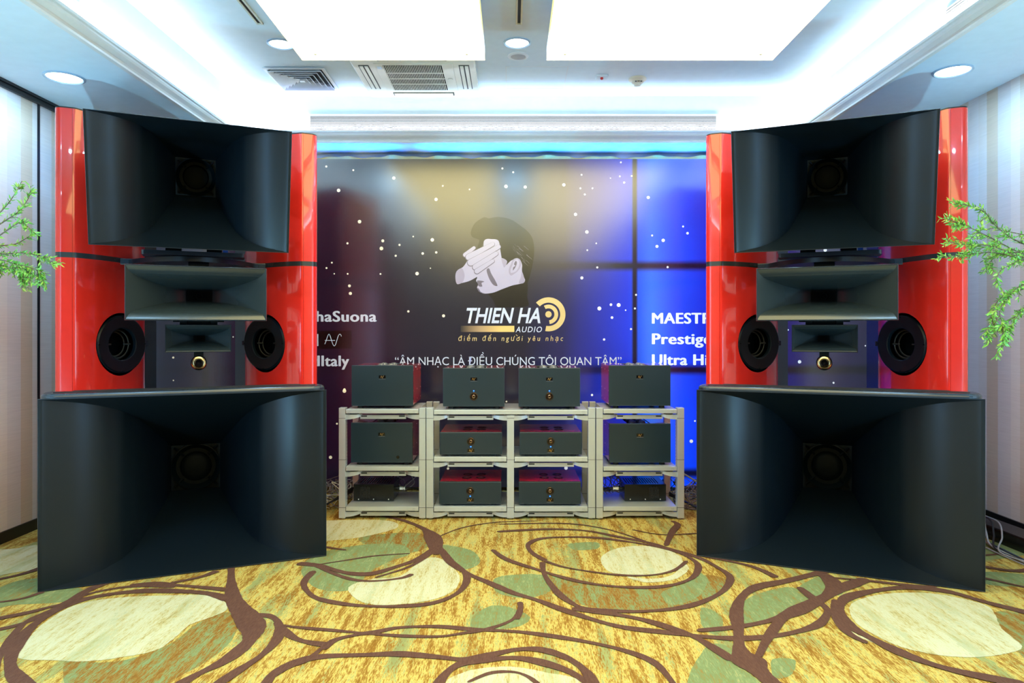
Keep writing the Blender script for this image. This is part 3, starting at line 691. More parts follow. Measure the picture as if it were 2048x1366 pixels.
st(3.657, 100, 480, [(1340, 709, 5), (902, 860, 8), (760, 860, 4), (903, 1027, 5), (1387, 1069, 6), (725, 607, 5)])
st(3.531, 1380, 480, [(954, 71, 12), (691, 635, 6), (773, 860, 12), (1238, 747, 5), (1013, 1008, 7), (808, 570, 8)])
st(1, 0, 0, [(1013, 803, 1.6), (896, 937, 2.5), (1184, 790, 2.3), (1132, 936, 3.5)])
m = MB()
for x, y, r in stars:
    mm = 'print_star' if x < 1060 else 'print_star_white'; n = len(m.v)
    for k in range(14):
        a = 2 * math.pi * k / 14; m.v.append(sp(x + r * math.cos(a), y - r * math.sin(a), .0016))
    m.face([n + k for k in range(14)], mm)
o = m.build('star_dots', bd)
# portrait: flat shapes in crop units (4.878 px per unit, offset 880, 420)
def pp(x, y, lift): return sp(880 + x / 4.878, 420 + y / 4.878, lift)
def shape(name, pts, mt, lift, smooth=True, parent=None):
    q = smooth_poly(pts, True, 5) if smooth else pts
    m = MB(); m.poly3([pp(x, y, lift) for x, y in q], mt); return m.build(name, parent or bd)
neck = shape('portrait_collar', [(470, 800), (600, 770), (820, 690), (856, 740), (850, 850), (858, 935), (700, 948), (556, 945), (520, 880)], 'print_panel', .0010)
shape('portrait_face', [(432, 290), (490, 280), (570, 290), (600, 380), (650, 500), (700, 490), (760, 470), (800, 520), (800, 600), (826, 700), (700, 738), (600, 775), (520, 806), (430, 816), (385, 795), (362, 760), (372, 725), (352, 690), (362, 655), (330, 600), (380, 520), (420, 400)], 'print_skin', .0014)
shape('portrait_hair', [(300, 225), (318, 165), (350, 120), (400, 85), (440, 70), (480, 82), (560, 68), (680, 88), (780, 150), (860, 215), (905, 290), (918, 400), (905, 520), (880, 630), (855, 705), (835, 690), (805, 610), (800, 530), (770, 475), (715, 480), (680, 505), (635, 540), (605, 480), (590, 400), (570, 300), (500, 284), (440, 290), (400, 360), (365, 370), (385, 300), (370, 282), (320, 265)], 'print_hair', .0018)
shape('portrait_shadow', [(455, 590), (478, 570), (500, 620), (540, 690), (560, 740), (520, 730), (480, 670)], 'print_skin_shade', .0020)
shape('portrait_shadow', [(362, 690), (400, 690), (432, 700), (405, 712), (412, 745), (380, 745), (368, 722)], 'print_skin_shade', .0020)
shape('portrait_shadow', [(366, 760), (380, 770), (400, 800), (440, 816), (395, 806), (372, 785)], 'print_skin_shade', .0020)
shape('portrait_shadow', [(800, 600), (826, 700), (770, 715), (790, 650)], 'print_skin_mid', .0020)
shape('portrait_shadow', [(600, 470), (655, 500), (630, 560), (615, 540)], 'print_skin_mid', .0021)
shape('portrait_ear', [(675, 620), (672, 580), (690, 530), (712, 485), (750, 470), (785, 490), (790, 540), (765, 590), (730, 620), (695, 640)], 'print_skin_mid', .0022)
shape('portrait_ear', [(690, 612), (690, 580), (706, 540), (720, 500), (750, 483), (772, 500), (772, 540), (752, 585), (722, 608)], 'print_skin', .0024)
shape('portrait_ear', [(712, 590), (735, 560), (750, 520), (745, 500), (735, 500), (722, 530), (735, 545), (715, 560)], 'print_skin_shade', .0026)
def capsule(name, a, b, r0, r1, mt, lift):
    ax, ay = a; bx, by = b; L = math.hypot(bx - ax, by - ay); dx, dy = (bx - ax) / L, (by - ay) / L; ang = math.atan2(dy, dx); q = []
    for k in range(9):
        t = ang + math.pi / 2 + math.pi * k / 8; q.append((ax + r0 * math.cos(t), ay + r0 * math.sin(t)))
    for k in range(9):
        t = ang - math.pi / 2 + math.pi * k / 8; q.append((bx + r1 * math.cos(t), by + r1 * math.sin(t)))
    return shape(name, q, mt, lift, False)
shape('portrait_hand', [(155, 640), (170, 590), (225, 555), (270, 490), (290, 440), (350, 420), (430, 440), (470, 520), (450, 580), (400, 625), (340, 665), (280, 695), (215, 712), (165, 720)], 'print_skin', .0028)
shape('portrait_wrist_shade', [(150, 650), (165, 595), (215, 570), (240, 640), (220, 705), (165, 720)], 'print_skin_mid', .0030)
k = .0031
for a, b, r0, r1 in (((245, 440), (332, 372), 20, 15), ((280, 462), (515, 336), 30, 18), ((300, 515), (572, 362), 32, 20), ((345, 560), (548, 428), 28, 20), ((360, 600), (515, 500), 24, 16)):
    capsule('portrait_finger', a, b, r0 + 5, r1 + 4, 'print_skin_shade', k); k += .0002
    capsule('portrait_finger', (a[0] + 1, a[1] - 3), (b[0], b[1] - 3), r0, r1, 'print_skin', k); k += .0002
hr = random.Random(5); m = MB()
for i in range(46):
    x, y = hr.uniform(700, 850), hr.uniform(320, 500)
    if y > 340 + (x - 700) * 1.2 + 60: continue
    L = hr.uniform(30, 75); a = R(hr.uniform(35, 60)); q = [(x, y), (x + L * math.cos(a), y + L * math.sin(a)), (x + L * math.cos(a) + 1.5, y + L * math.sin(a) + 2), (x + 3, y + 4)]
    m.poly3([pp(u, v, .0026) for u, v in q], 'print_skin_mid' if i % 2 else 'print_skin')
m.build('portrait_hair_strands', bd)
# lettering
def text(name, s, px0, px1, base, cap, mt, lift=.002, shear=0.0, bold=0.0, spacing=1.0, capchar='H', heavy=0):
    def mesh_of(t):
        c = bpy.data.curves.new('t', 'FONT'); c.body = t; c.size = 1; c.offset = bold; c.shear = 0; c.space_character = spacing; c.resolution_u = 4
        o = bpy.data.objects.new('t', c); col.objects.link(o)
        dg = bpy.context.evaluated_depsgraph_get(); me = bpy.data.meshes.new_from_object(o.evaluated_get(dg))
        bpy.data.objects.remove(o); return me
    h = mesh_of(capchar); ch = max(v.co.y for v in h.vertices) - min(v.co.y for v in h.vertices); cb = min(v.co.y for v in h.vertices)
    me = mesh_of(s)
    if heavy:
        bm = bmesh.new()
        for kk, (hx, hy_) in enumerate(((-heavy, 0), (heavy, 0), (0, 0), (-heavy / 2, heavy * .35), (heavy / 2, heavy * .35), (-heavy / 2, -heavy * .35), (heavy / 2, -heavy * .35))):
            n0 = len(bm.verts); bm.from_mesh(me); bm.verts.ensure_lookup_table()
            for vv in bm.verts[n0:]: vv.co.x += hx; vv.co.y += hy_; vv.co.z = kk * .15
        bm.to_mesh(me); bm.free()
    xs = [v.co.x for v in me.vertices]; x0, x1 = min(xs), max(xs)
    sc = cap / ch; skew = shear * cap
    for v in me.vertices:
        yy = (v.co.y - cb) * sc
        xx = px0 + (v.co.x - x0) / (x1 - x0) * (px1 - px0 - skew) + shear * yy
        v.co = Vector(sp(xx, base - yy, lift + v.co.z * .001))
    me.materials.clear(); me.materials.append(MATS[mt]); me.name = name
    o = bpy.data.objects.new(name, me); col.objects.link(o); o.parent = bd; return o
text('headline_lettering', 'THIEN HA', 928, 1087, 646.5, 30.7, 'print_white', shear=.2, bold=.022)
text('subtitle_lettering', 'AUDIO', 1031, 1085, 664.4, 11.0, 'print_white', shear=.2, bold=.006, spacing=1.2)
text('tagline_lettering', 'điểm đến ngưoi yêu nhạc', 916.5, 1126.6, 681.8, 10.2, 'print_gold', shear=.1, bold=.0, spacing=1.5, capchar='H')
m = MB()      # horn and grave of the o in the tagline
m.poly3([sp(x, y, .002) for x, y in ((1036.6, 674.8), (1038.6, 673.0), (1039.6, 673.2), (1039.6, 674.6), (1037.6, 676.6), (1036.6, 676.2))], 'print_gold')
m.poly3([sp(x, y, .002) for x, y in ((1031.4, 669.6), (1032.8, 669.2), (1035.8, 672.0), (1034.8, 672.4))], 'print_gold'); m.build('accent_marks', bd)
text('slogan_lettering', '“ÂM NHẠC LÀ ĐIỀU CHÚNG TÔI QUAN TÂM”', 790, 1243, 730.2, 16.0, 'print_white', bold=.0)
text('bold_lettering', 'haSuona', 632, 753.5, 643, 20.5, 'print_white', bold=0, heavy=.036, spacing=1.08)
text('bold_lettering', 'dItaly', 625, 698.5, 732, 20.5, 'print_white', bold=0, heavy=.036, spacing=1.08)
text('bold_lettering', 'MAESTR', 1303.6, 1424, 646.9, 20.7, 'print_bright', bold=0, heavy=.042, spacing=1.08)
text('bold_lettering', 'Prestige', 1303.6, 1424, 688, 20.7, 'print_bright', bold=0, heavy=.042, spacing=1.08)
text('bold_lettering', 'Ultra Hi', 1303.6, 1416, 729.8, 20.7, 'print_bright', bold=0, heavy=.042, spacing=1.08)
def sine_logo(pt, m, mt, wd, depth_fn):
    """the maker's mark: a bar crossed by one and a half waves; pt(u, v) -> 3-D point"""
    wave = smooth_poly([(0, 0.10), (.09, .45), (.17, .80), (.24, .98), (.31, .85), (.40, .45), (.49, .08), (.57, -.06), (.65, .08), (.74, .50), (.82, .85), (.90, .98), (.97, .92), (1.0, .78)], False, 5)
    for path in (wave, [(0, .43), (.62, .43)]):
        n = len(m.v); k = len(path)
        for i, (u, v) in enumerate(path):
            a, b = path[max(i - 1, 0)], path[min(i + 1, k - 1)]; dx, dy = (b[0] - a[0]) * 1.35, b[1] - a[1]; L = math.hypot(dx, dy)
            m.v.append(pt(u - dy / L * wd / 1.35, v + dx / L * wd)); m.v.append(pt(u + dy / L * wd / 1.35, v - dx / L * wd))
        for i in range(k - 1): m.face([n + 2 * i, n + 2 * i + 1, n + 2 * i + 3, n + 2 * i + 2], mt)
m = MB(); m.poly3([sp(x, y, .0012) for x, y in ((636, 662), (703, 661), (703, 697), (636, 698))], 'print_panel'); m.build('logo_plate', bd)
m = MB(); sine_logo(lambda u, v: sp(649.8 + u * 33, 690.5 - v * 22.5, .002), m, 'print_white', .026, None)
m.poly3([sp(x, y, .002) for x, y in ((634, 668), (636.8, 668), (636.8, 692), (634, 692))], 'print_white'); m.build('wave_logo', bd)
m = MB()
def ring(cx, cy, r0, r1, a0, a1, mt):
    n = len(m.v); K = 48
    for i in range(K + 1):
        a = R(a0 + (a1 - a0) * i / K)
        for r in (r0, r1): m.v.append(pp(cx + r * math.cos(a), cy - r * math.sin(a), .0022))
    for i in range(K): m.face([n + 2 * i, n + 2 * i + 1, n + 2 * i + 3, n + 2 * i + 2], mt)
ring(1058, 1018, 0, 31, 0, 360, 'print_gold'); ring(1058, 1018, 58, 95, 118, -83, 'print_gold'); ring(1058, 1018, 114, 166, 137, -101, 'print_gold')
m.build('sound_wave_emblem', bd)
m = MB(); q = [(200 + i * 52.5) for i in range(11)]
def fade_mat():
    mm = bpy.data.materials.new('print_gold_fade'); mm.use_nodes = True; MATS['gold_fade'] = mm; nt = mm.node_tree; b = nt.nodes['Principled BSDF']
    tc = nt.nodes.new('ShaderNodeTexCoord'); sx = nt.nodes.new('ShaderNodeSeparateXYZ'); nt.links.new(tc.outputs['Object'], sx.inputs[0])
    mr = nt.nodes.new('ShaderNodeMapRange'); mr.inputs['From Min'].default_value = pp(200, 0, 0)[0]; mr.inputs['From Max'].default_value = pp(600, 0, 0)[0]
    nt.links.new(sx.outputs['X'], mr.inputs['Value']); cr = nt.nodes.new('ShaderNodeValToRGB')
    cr.color_ramp.elements[0].color = (.012, .01, .014, 1); cr.color_ramp.elements[1].color = (.78, .52, .16, 1)
    k = cr.color_ramp.elements.new(.5); k.color = (.45, .29, .14, 1)
    nt.links.new(mr.outputs[0], cr.inputs[0]); nt.links.new(cr.outputs[0], b.inputs['Base Color']); nt.links.new(cr.outputs[0], b.inputs['Emission Color'])
    b.inputs['Emission Strength'].default_value = .3
fade_mat()
m.poly3([pp(x, y, .002) for x, y in ((200, 1130), (725, 1130), (725, 1190), (200, 1190))], 'gold_fade'); m.build('gold_rule', bd)

# ------------------------------------------------------------------ horn loudspeakers
FLARE = [(0, 1.0), (.012, .93), (.025, .855), (.05, .72), (.08, .62), (.12, .52), (.2, .375), (.32, .27), (.42, .215), (.5, .18), (.66, .12), (.83, .055), (1.0, 0.0)]
FLARE2 = [(0, 1.0), (.010, .92), (.025, .83), (.05, .73), (.09, .63), (.15, .53), (.22, .45), (.35, .33), (.45, .25), (.6, .15), (.75, .08), (1, 0)]
def flare2(t):
    for (a, fa), (b, fb) in zip(FLARE2, FLARE2[1:]):
        if t <= b: return fa + (fb - fa) * (t - a) / (b - a)
    return 0
def flare_m(t):
    d = .004 + t * .06; return sum(flare2(min(1, max(0, t + k * d * .5))) for k in (-2, -1, 0, 1, 2)) / 5 if 0 < t < 1 else flare2(t)
def flare(t):
    for (a, fa), (b, fb) in zip(FLARE, FLARE[1:]):
        if t <= b: return fa + (fb - fa) * (t - a) / (b - a)
    return 0
def flare_s(t):
    d = 0.01 + t * .05; return sum(flare(min(1, max(0, t + k * d * .5))) for k in (-2, -1, 0, 1, 2)) / 5 if 0 < t < 1 else flare(t)
def soft(t):      # gently bowed expansion
    return (1 - t) * 0.93 + 0.07 * (1 - t) ** 3
def horn(name, parent, W_, H_, L, tw, th, hf, vf, z, s0, tilt=0.0, skin='horn_black', lip=.014, drop=0.0):
    """mouth W_ x H_ in the plane y = s0, throat tw x th at depth L; hf / vf expansion of width / height; returns the part"""
    N = 44; rows = []
    for i in range(N + 1):
        t = (i / N) ** 1.9
        rows.append((tw / 2 + (W_ / 2 - tw / 2) * hf(t), th / 2 + (H_ / 2 - th / 2) * vf(t), t * L, -drop * t))
    m = MB()
    def strip(fn, flip, mt):
        n = len(m.v)
        for r in rows:
            a, b = fn(r); m.v.append(a); m.v.append(b)
        for i in range(N):
            f = [n + 2 * i, n + 2 * i + 1, n + 2 * i + 3, n + 2 * i + 2]
            m.face(f[::-1] if flip else f, mt, True)
    strip(lambda r: ((-r[0], r[2], r[3] - r[1]), (r[0], r[2], r[3] - r[1])), False, skin)
    strip(lambda r: ((-r[0], r[2], r[3] + r[1]), (r[0], r[2], r[3] + r[1])), True, skin)
    strip(lambda r: ((-r[0], r[2], r[3] - r[1]), (-r[0], r[2], r[3] + r[1])), True, skin)
    strip(lambda r: ((r[0], r[2], r[3] - r[1]), (r[0], r[2], r[3] + r[1])), False, skin)
    e = lip
    strip(lambda r: ((-r[0] - e, r[2] + e * .6, r[3] - r[1] - e), (r[0] + e, r[2] + e * .6, r[3] - r[1] - e)), True, skin)
    strip(lambda r: ((-r[0] - e, r[2] + e * .6, r[3] + r[1] + e), (r[0] + e, r[2] + e * .6, r[3] + r[1] + e)), False, skin)
    strip(lambda r: ((-r[0] - e, r[2] + e * .6, r[3] - r[1] - e), (-r[0] - e, r[2] + e * .6, r[3] + r[1] + e)), False, skin)
    strip(lambda r: ((r[0] + e, r[2] + e * .6, r[3] - r[1] - e), (r[0] + e, r[2] + e * .6, r[3] + r[1] + e)), True, skin)
    # narrow rim round the mouth
    def rect(hw, hh, y): n = len(m.v); m.v.extend([(-hw, y, -hh), (hw, y, -hh), (hw, y, hh), (-hw, y, hh)]); return n
    rr = [rect(W_ / 2, H_ / 2, 0), rect(W_ / 2 + .002, H_ / 2 + .002, -.003), rect(W_ / 2 + e * .6, H_ / 2 + e * .6, -.003), rect(W_ / 2 + e, H_ / 2 + e, e * .6)]
    for a, b in zip(rr, rr[1:]):
        for k in range(4): j = (k + 1) % 4; m.face([a + k, b + k, b + j, a + j], 'deck_black' if a == rr[1] else skin)
    o = m.build(name, parent); o.location = (0, s0, z); o.rotation_euler = (tilt, 0, 0)
    return o
def driver(parent, L, zz, size):
    """square throat plate with basket ring, surround and dust cap"""
    h = size / 2; m = MB(); m.box(-h - .05, h + .05, L + .03, L + .05, zz - h - .05, zz + h + .05, 'driver_black'); 
    for a in range(4):
        t = R(45 + 90 * a); m.tube([(h * .72 * math.cos(t), L + .02, zz + h * .72 * math.sin(t)), (h * 1.25 * math.cos(t), L + .015, zz + h * 1.25 * math.sin(t))], size * .028, 'driver_black', 6)
    o = m.build('throat_plate', parent)
    m = MB(); m.lathe([(h * 1.04, L + .03), (h * 1.04, L + .006), (h * 1.0, L + .004), (h * .94, L + .012), (h * .82, L + .03), (h * .66, L + .06)], (0, 0, zz), (0, 1, 0), 'driver_cone', 40); m.build('driver_cone', parent)
    m = MB(); m.lathe([(h * .66, L + .028), (h * .60, L + .016), (h * .4, L + .008), (0, L + .004)], (0, 0, zz), (0, 1, 0), 'driver_black', 40); m.build('dust_cap', parent)
    m = MB(); m.lathe([(h * 1.2, L + .05), (h * 1.2, L + .09), (h * .7, L + .17), (h * .7, L + .24), (0, L + .24)], (0, 0, zz), (0, 1, 0), 'driver_black', 32); m.build('motor_housing', parent)

SPK = empty('horn_loudspeaker', (-1.799, 3.923, 0), R(23.5), 'red and black multi-horn loudspeaker, the left of the pair', 'loudspeaker', 'pair of red horn loudspeakers')
bass = horn('bass_horn', SPK, 1.464, .997, 1.0, .31, .31, flare_s, soft, .507, 0.0, 0, 'horn_black', .006, .085)
driver(bass, 1.0, -.085, .31)
m = MB()      # padded deck on the mouth's top edge
def rr_poly(x0, x1, y0, y1, r, k=6):
    out = []
    for cx, cy, a0 in ((x1 - r, y0 + r, -90), (x1 - r, y1 - r, 0), (x0 + r, y1 - r, 90), (x0 + r, y0 + r, 180)):
        for i in range(k + 1): a = R(a0 + 90 * i / k); out.append((cx + r * math.cos(a), cy + r * math.sin(a)))
    return out
bm = bmesh.new(); vs = [bm.verts.new((x, y, 0)) for x, y in rr_poly(-.735, .735, .0, .20, .07)]; f = bm.faces.new(vs)
r_ = bmesh.ops.extrude_face_region(bm, geom=[f]); 
for v in [g for g in r_['geom'] if isinstance(g, bmesh.types.BMVert)]: v.co.z += .030
bm.normal_update(); bmesh.ops.recalc_face_normals(bm, faces=bm.faces[:])
te = [e for e in bm.edges if all(v.co.z > .02 for v in e.verts)]; bmesh.ops.bevel(bm, geom=te, offset=.018, segments=4, profile=.5, affect='EDGES')
m.add_bm(bm, 'deck_black', False); bm.free()
o = m.build('top_deck', bass); o.location = (0, 0, .499)
m = MB(); m.prism(rr_poly(-.68, .68, .045, .095, .024), .0295, .0335, 'pad_black'); o2 = m.build('inset_strip', bass); o2.location = (0, 0, .499)
m = MB(); m.prism(rr_poly(-.60, .60, .110, .17, .024), .0295, .0335, 'pad_black'); o2 = m.build('inset_strip', bass); o2.location = (0, 0, .499)

mid = horn('upper_horn', SPK, 1.076, .730, .80, .25, .25, flare_s, soft, 2.213, .15, R(15), 'horn_black', .005, .0)
driver(mid, .80, 0, .25)
mh = horn('midrange_horn', SPK, .768, .315, .40, .16, .07, soft, flare_m, 1.594, .29, 0, 'horn_satin', .008)
m = MB(); m.lathe([(.0, .0), (.085, .0), (.09, .01), (.09, .12), (.07, .15), (0, .15)], (0, .43, 0), (0, 1, 0), 'void_black', 28); m.build('compression_driver', mh)
m = MB(); m.lathe([(.022, -.004), (.020, -.001), (.018, .0)], (0, .425, 0), (0, 1, 0), 'driver_black', 24); m.build('throat_ring', mh)
sh = horn('treble_horn', SPK, .372, .165, .22, .07, .03, soft, flare_m, 1.320, .50, 0, 'horn_satin', .005)
m = MB(); m.lathe([(0, 0), (.055, 0), (.058, .01), (.058, .08), (0, .09)], (0, .24, 0), (0, 1, 0), 'void_black', 24); m.build('compression_driver', sh)
# supertweeter hung under the treble horn
tw = MB(); tw.lathe([(.0, .10), (.040, .10), (.047, .08), (.047, .012), (.043, .0)], (0, .50, 1.165), (0, 1, 0), 'driver_black', 32); two = tw.build('supertweeter', SPK)
tw = MB(); tw.lathe([(.043, .0), (.040, -.006), (.034, -.007), (.026, .002), (.021, .012)], (0, .50, 1.165), (0, 1, 0), 'pale_gold', 32); tw.build('gold_ring', two)
tw = MB(); tw.lathe([(.021, .012), (.016, .02), (0, .03)], (0, .50, 1.165), (0, 1, 0), 'plaque_black', 24); tw.build('horn_throat', two)
m = MB(); m.box(-.028, .028, .52, .56, 1.195, 1.245, 'driver_black', .003); m.build('tweeter_stem', SPK)
m = MB(); m.box(-.07, .07, .54, .64, 1.398, 1.44, 'driver_black', .004); m.box(-.11, -.07, .53, .57, 1.405, 1.435, 'driver_black', .003); m.box(.07, .11, .53, .57, 1.405, 1.435, 'driver_black', .003)
m.box(-.15, .15, .58, .60, 1.425, 1.445, 'driver_black'); m.build('treble_horn_bracket', SPK)
# cradle plates
def arc_plate():
    pts = []
    for i in range(21):
        u = -.40 + .80 * i / 20; pts.append((u, .86 - .42 * math.cos(u / .40 * math.pi / 2) ** .7 if abs(u) < .3999 else .86))
    back = [(u, min(1.02, w_ + .30)) for u, w_ in reversed(pts)]
    m = MB(); m.prism(pts + back, 1.800, 1.830, 'horn_black', None, True); m.build('cradle_plate', SPK)
arc_plate()
m = MB(); m.prism(rr_poly(-.295, .295, .44, .62, .02), 1.836, 1.862, 'deck_black'); m.build('horn_shelf', SPK)
m = MB()
for u in (-.12, .115): m.box(u - .045, u + .045, .50, .60, 1.86, 1.995, 'driver_black', .003)
m.box(.165, .195, .50, .53, 1.86, 1.985, 'cable_blue'); m.build('upper_horn_support', SPK)
m = MB(); m.box(-.06, .06, .50, .62, 1.735, 1.80, 'driver_black', .003); m.build('midrange_horn_support', SPK)

# curved towers
def tower(sg):
    n_c = (-math.sin(R(48)), -math.cos(R(48)))
    face = smooth_poly([(.6745, .607), (.655, .612), (.615, .645), (.56, .70), (.495, .785), (.435, .880), (.375, .98), (.34, 1.06), (.325, 1.12)], False, 8)
    body = face + [(.325, 1.25), (.66, 1.25), (.6745, 1.20)]
    nose = [(.6758, .607)] + [(.727 + .0 + .045 * math.sin(R(a)), .652 - .045 * math.cos(R(a))) for a in range(0, 91, 10)] + [(.772, 1.20), (.762, 1.25), (.6758, 1.25)]
    core = [(.685, .63), (.685, 1.24), (.66, 1.24), (.66, .66)]
    rear = [(.325, 1.12), (.262, 1.26), (.30, 1.27), (.36, 1.15)]
    def fx(p): return [(u * sg, w_) for u, w_ in p][::(1 if sg > 0 else -1)]
    def fo(p):      # keep anticlockwise
        q = fx(p); a = sum(q[i][0] * q[(i + 1) % len(q)][1] - q[(i + 1) % len(q)][0] * q[i][1] for i in range(len(q)))
        return q if a > 0 else q[::-1]
    root = bpy.data.objects.new('tower', None); col.objects.link(root); root.parent = SPK
    lower = MB(); lower.mi('red_lacquer'); lower.mi('driver_black'); lower.prism(fo(body), .02, 1.812, 'red_lacquer', None, True)
    # cut the woofer opening
    tmp = lower.build('lower_cabinet', root); recalc(tmp)
    c = Vector((.45 * sg, .87, 1.28)); nn = Vector((n_c[0] * sg, n_c[1], 0))
    cut = MB(); cut.mi('red_lacquer'); cut.mi('driver_black'); r_ = .205
    cut.lathe([(0, .30), (r_, .30), (r_, -.13), (0, -.13)], c, nn, 'driver_black', 64, False); cutter = cut.build('cutter', root); recalc(cutter)
    md = tmp.modifiers.new('b', 'BOOLEAN'); md.operation = 'DIFFERENCE'; md.object = cutter; md.solver = 'EXACT'
    dg = bpy.context.evaluated_depsgraph_get(); dg.update()
    new = bpy.data.meshes.new_from_object(tmp.evaluated_get(dg)); tmp.modifiers.clear(); tmp.data = new; new.set_sharp_from_angle(angle=R(38))
    bpy.data.objects.remove(cutter)
    up = MB(); up.prism(fo(body), 1.844, 2.715, 'red_lacquer', None, True); up.build('upper_cabinet', root)
    ns = MB(); ns.prism(fo(nose), .02, 1.812, 'red_lacquer', None, True); ns.build('nose_panel', root)
    ns = MB(); ns.prism(fo(nose), 1.844, 2.715, 'red_lacquer', None, True); ns.build('nose_panel', root)
    co = MB(); co.prism(fo(core), .0, 2.70, 'black_trim'); co.build('inner_core', root)
    inset = lambda p, d: [(u - d * (1 if u > .55 else -1) , w_ + (d if w_ < .9 else -d)) for u, w_ in p]
    full = face + [(.325, 1.25), (.762, 1.25)] + list(reversed([(.727 + .043 * math.sin(R(a)), .652 - .043 * math.cos(R(a))) for a in range(0, 91, 10)]))
    bd_ = MB(); bd_.prism(fo(full), 1.812, 1.844, 'horn_satin'); bd_.build('waist_band', root)
    cp = MB(); cp.prism(fo(full), 2.715, 2.723, 'black_trim'); cp.build('top_cap', root)
    bs = MB(); bs.prism(fo(full), 0.0, .02, 'black_trim'); bs.build('base_plate', root)
    rp = MB(); rp.prism(fo(rear), .02, 2.70, 'deck_black'); rp.build('rear_fin', root)
    # ring baffle in the opening
    tt = Vector((-math.cos(R(48)) * sg, math.sin(R(48)), 0)); bc = c - nn * .014 + tt * .028
    rg = MB(); rg.lathe([(.105, -.018), (.105, .004), (.110, .008), (.180, .008), (.187, .003), (.187, -.018), (.105, -.018)], bc, nn, 'horn_black', 56, False); rgo = rg.build('woofer_ring', root)
    e_ = MB(); e_.lathe([(.1865, .0035), (.190, .0), (.190, -.014), (.186, -.018)], bc, nn, 'deck_black', 56); e_.build('ring_edge', rgo)
    b2 = MB()
    side = Vector((nn.y, -nn.x, 0)) * -1
    for d, rr2 in ((-.045, .100), (-.070, .088)):
        b2.lathe([(rr2, d), (rr2 - .008, d + .003), (rr2 - .012, d)], bc, nn, 'basket_grey', 40)
    for s_ in (-1, 1):
        p = bc + side * s_ * .10
        b2.tube([p - nn * .04 + Vector((0, 0, -.0)), p - nn * .04 - side * s_ * .05], .006, 'basket_grey', 6)
    b2.build('woofer_basket', rgo)
    sc_ = MB()
    for a in (0, 90, 180, 270):
        v = side * math.cos(R(a)) * .176 + Vector((0, 0, 1)) * math.sin(R(a)) * .176
        sc_.lathe([(.006, .008), (.005, .013), (0, .014)], bc + v, nn, 'driver_cone', 10)
    sc_.build('ring_screws', rgo)
    br = MB()
    for s_ in (-1, 1):
        p = bc + side * s_ * .193; up_ = Vector((0, 0, 1)); n = len(br.v)
        for a_ in (-1, 1):
            for b_ in (-1, 1):
                for d_ in (-.012, .004): br.v.append(tuple(p + side * .012 * a_ + up_ * .016 * b_ + nn * d_))
        for q in ((0, 1, 3, 2), (4, 6, 7, 5), (0, 4, 5, 1), (2, 3, 7, 6), (0, 2, 6, 4), (1, 5, 7, 3)): br.face([n + i for i in q], 'deck_black')
    br.build('ring_bracket', rgo)
    # link arm from the waist band to the cradle
    ar = MB(); a0, a1 = sorted((.36 * sg, .47 * sg)); ar.box(a0, a1, .86, .98, 1.800, 1.842, 'deck_black', .006); ar.build('cradle_arm', root)
tower(-1); tower(1)
SPK2 = copy_tree(SPK); SPK2.location = (1.799, 3.923, 0); SPK2.rotation_euler = (0, 0, R(-23.5))
for root_, sg_ in ((SPK, 1), (SPK2, -1)):      # treble parts sit slightly toward the room's centre
    for ch in root_.children:
        if ch.name.split('.')[0] in ('midrange_horn', 'treble_horn', 'supertweeter', 'tweeter_stem', 'treble_horn_bracket', 'midrange_horn_support'): ch.location.x = .024 * sg_
SPK2['label'] = 'red and black multi-horn loudspeaker, the right of the pair'

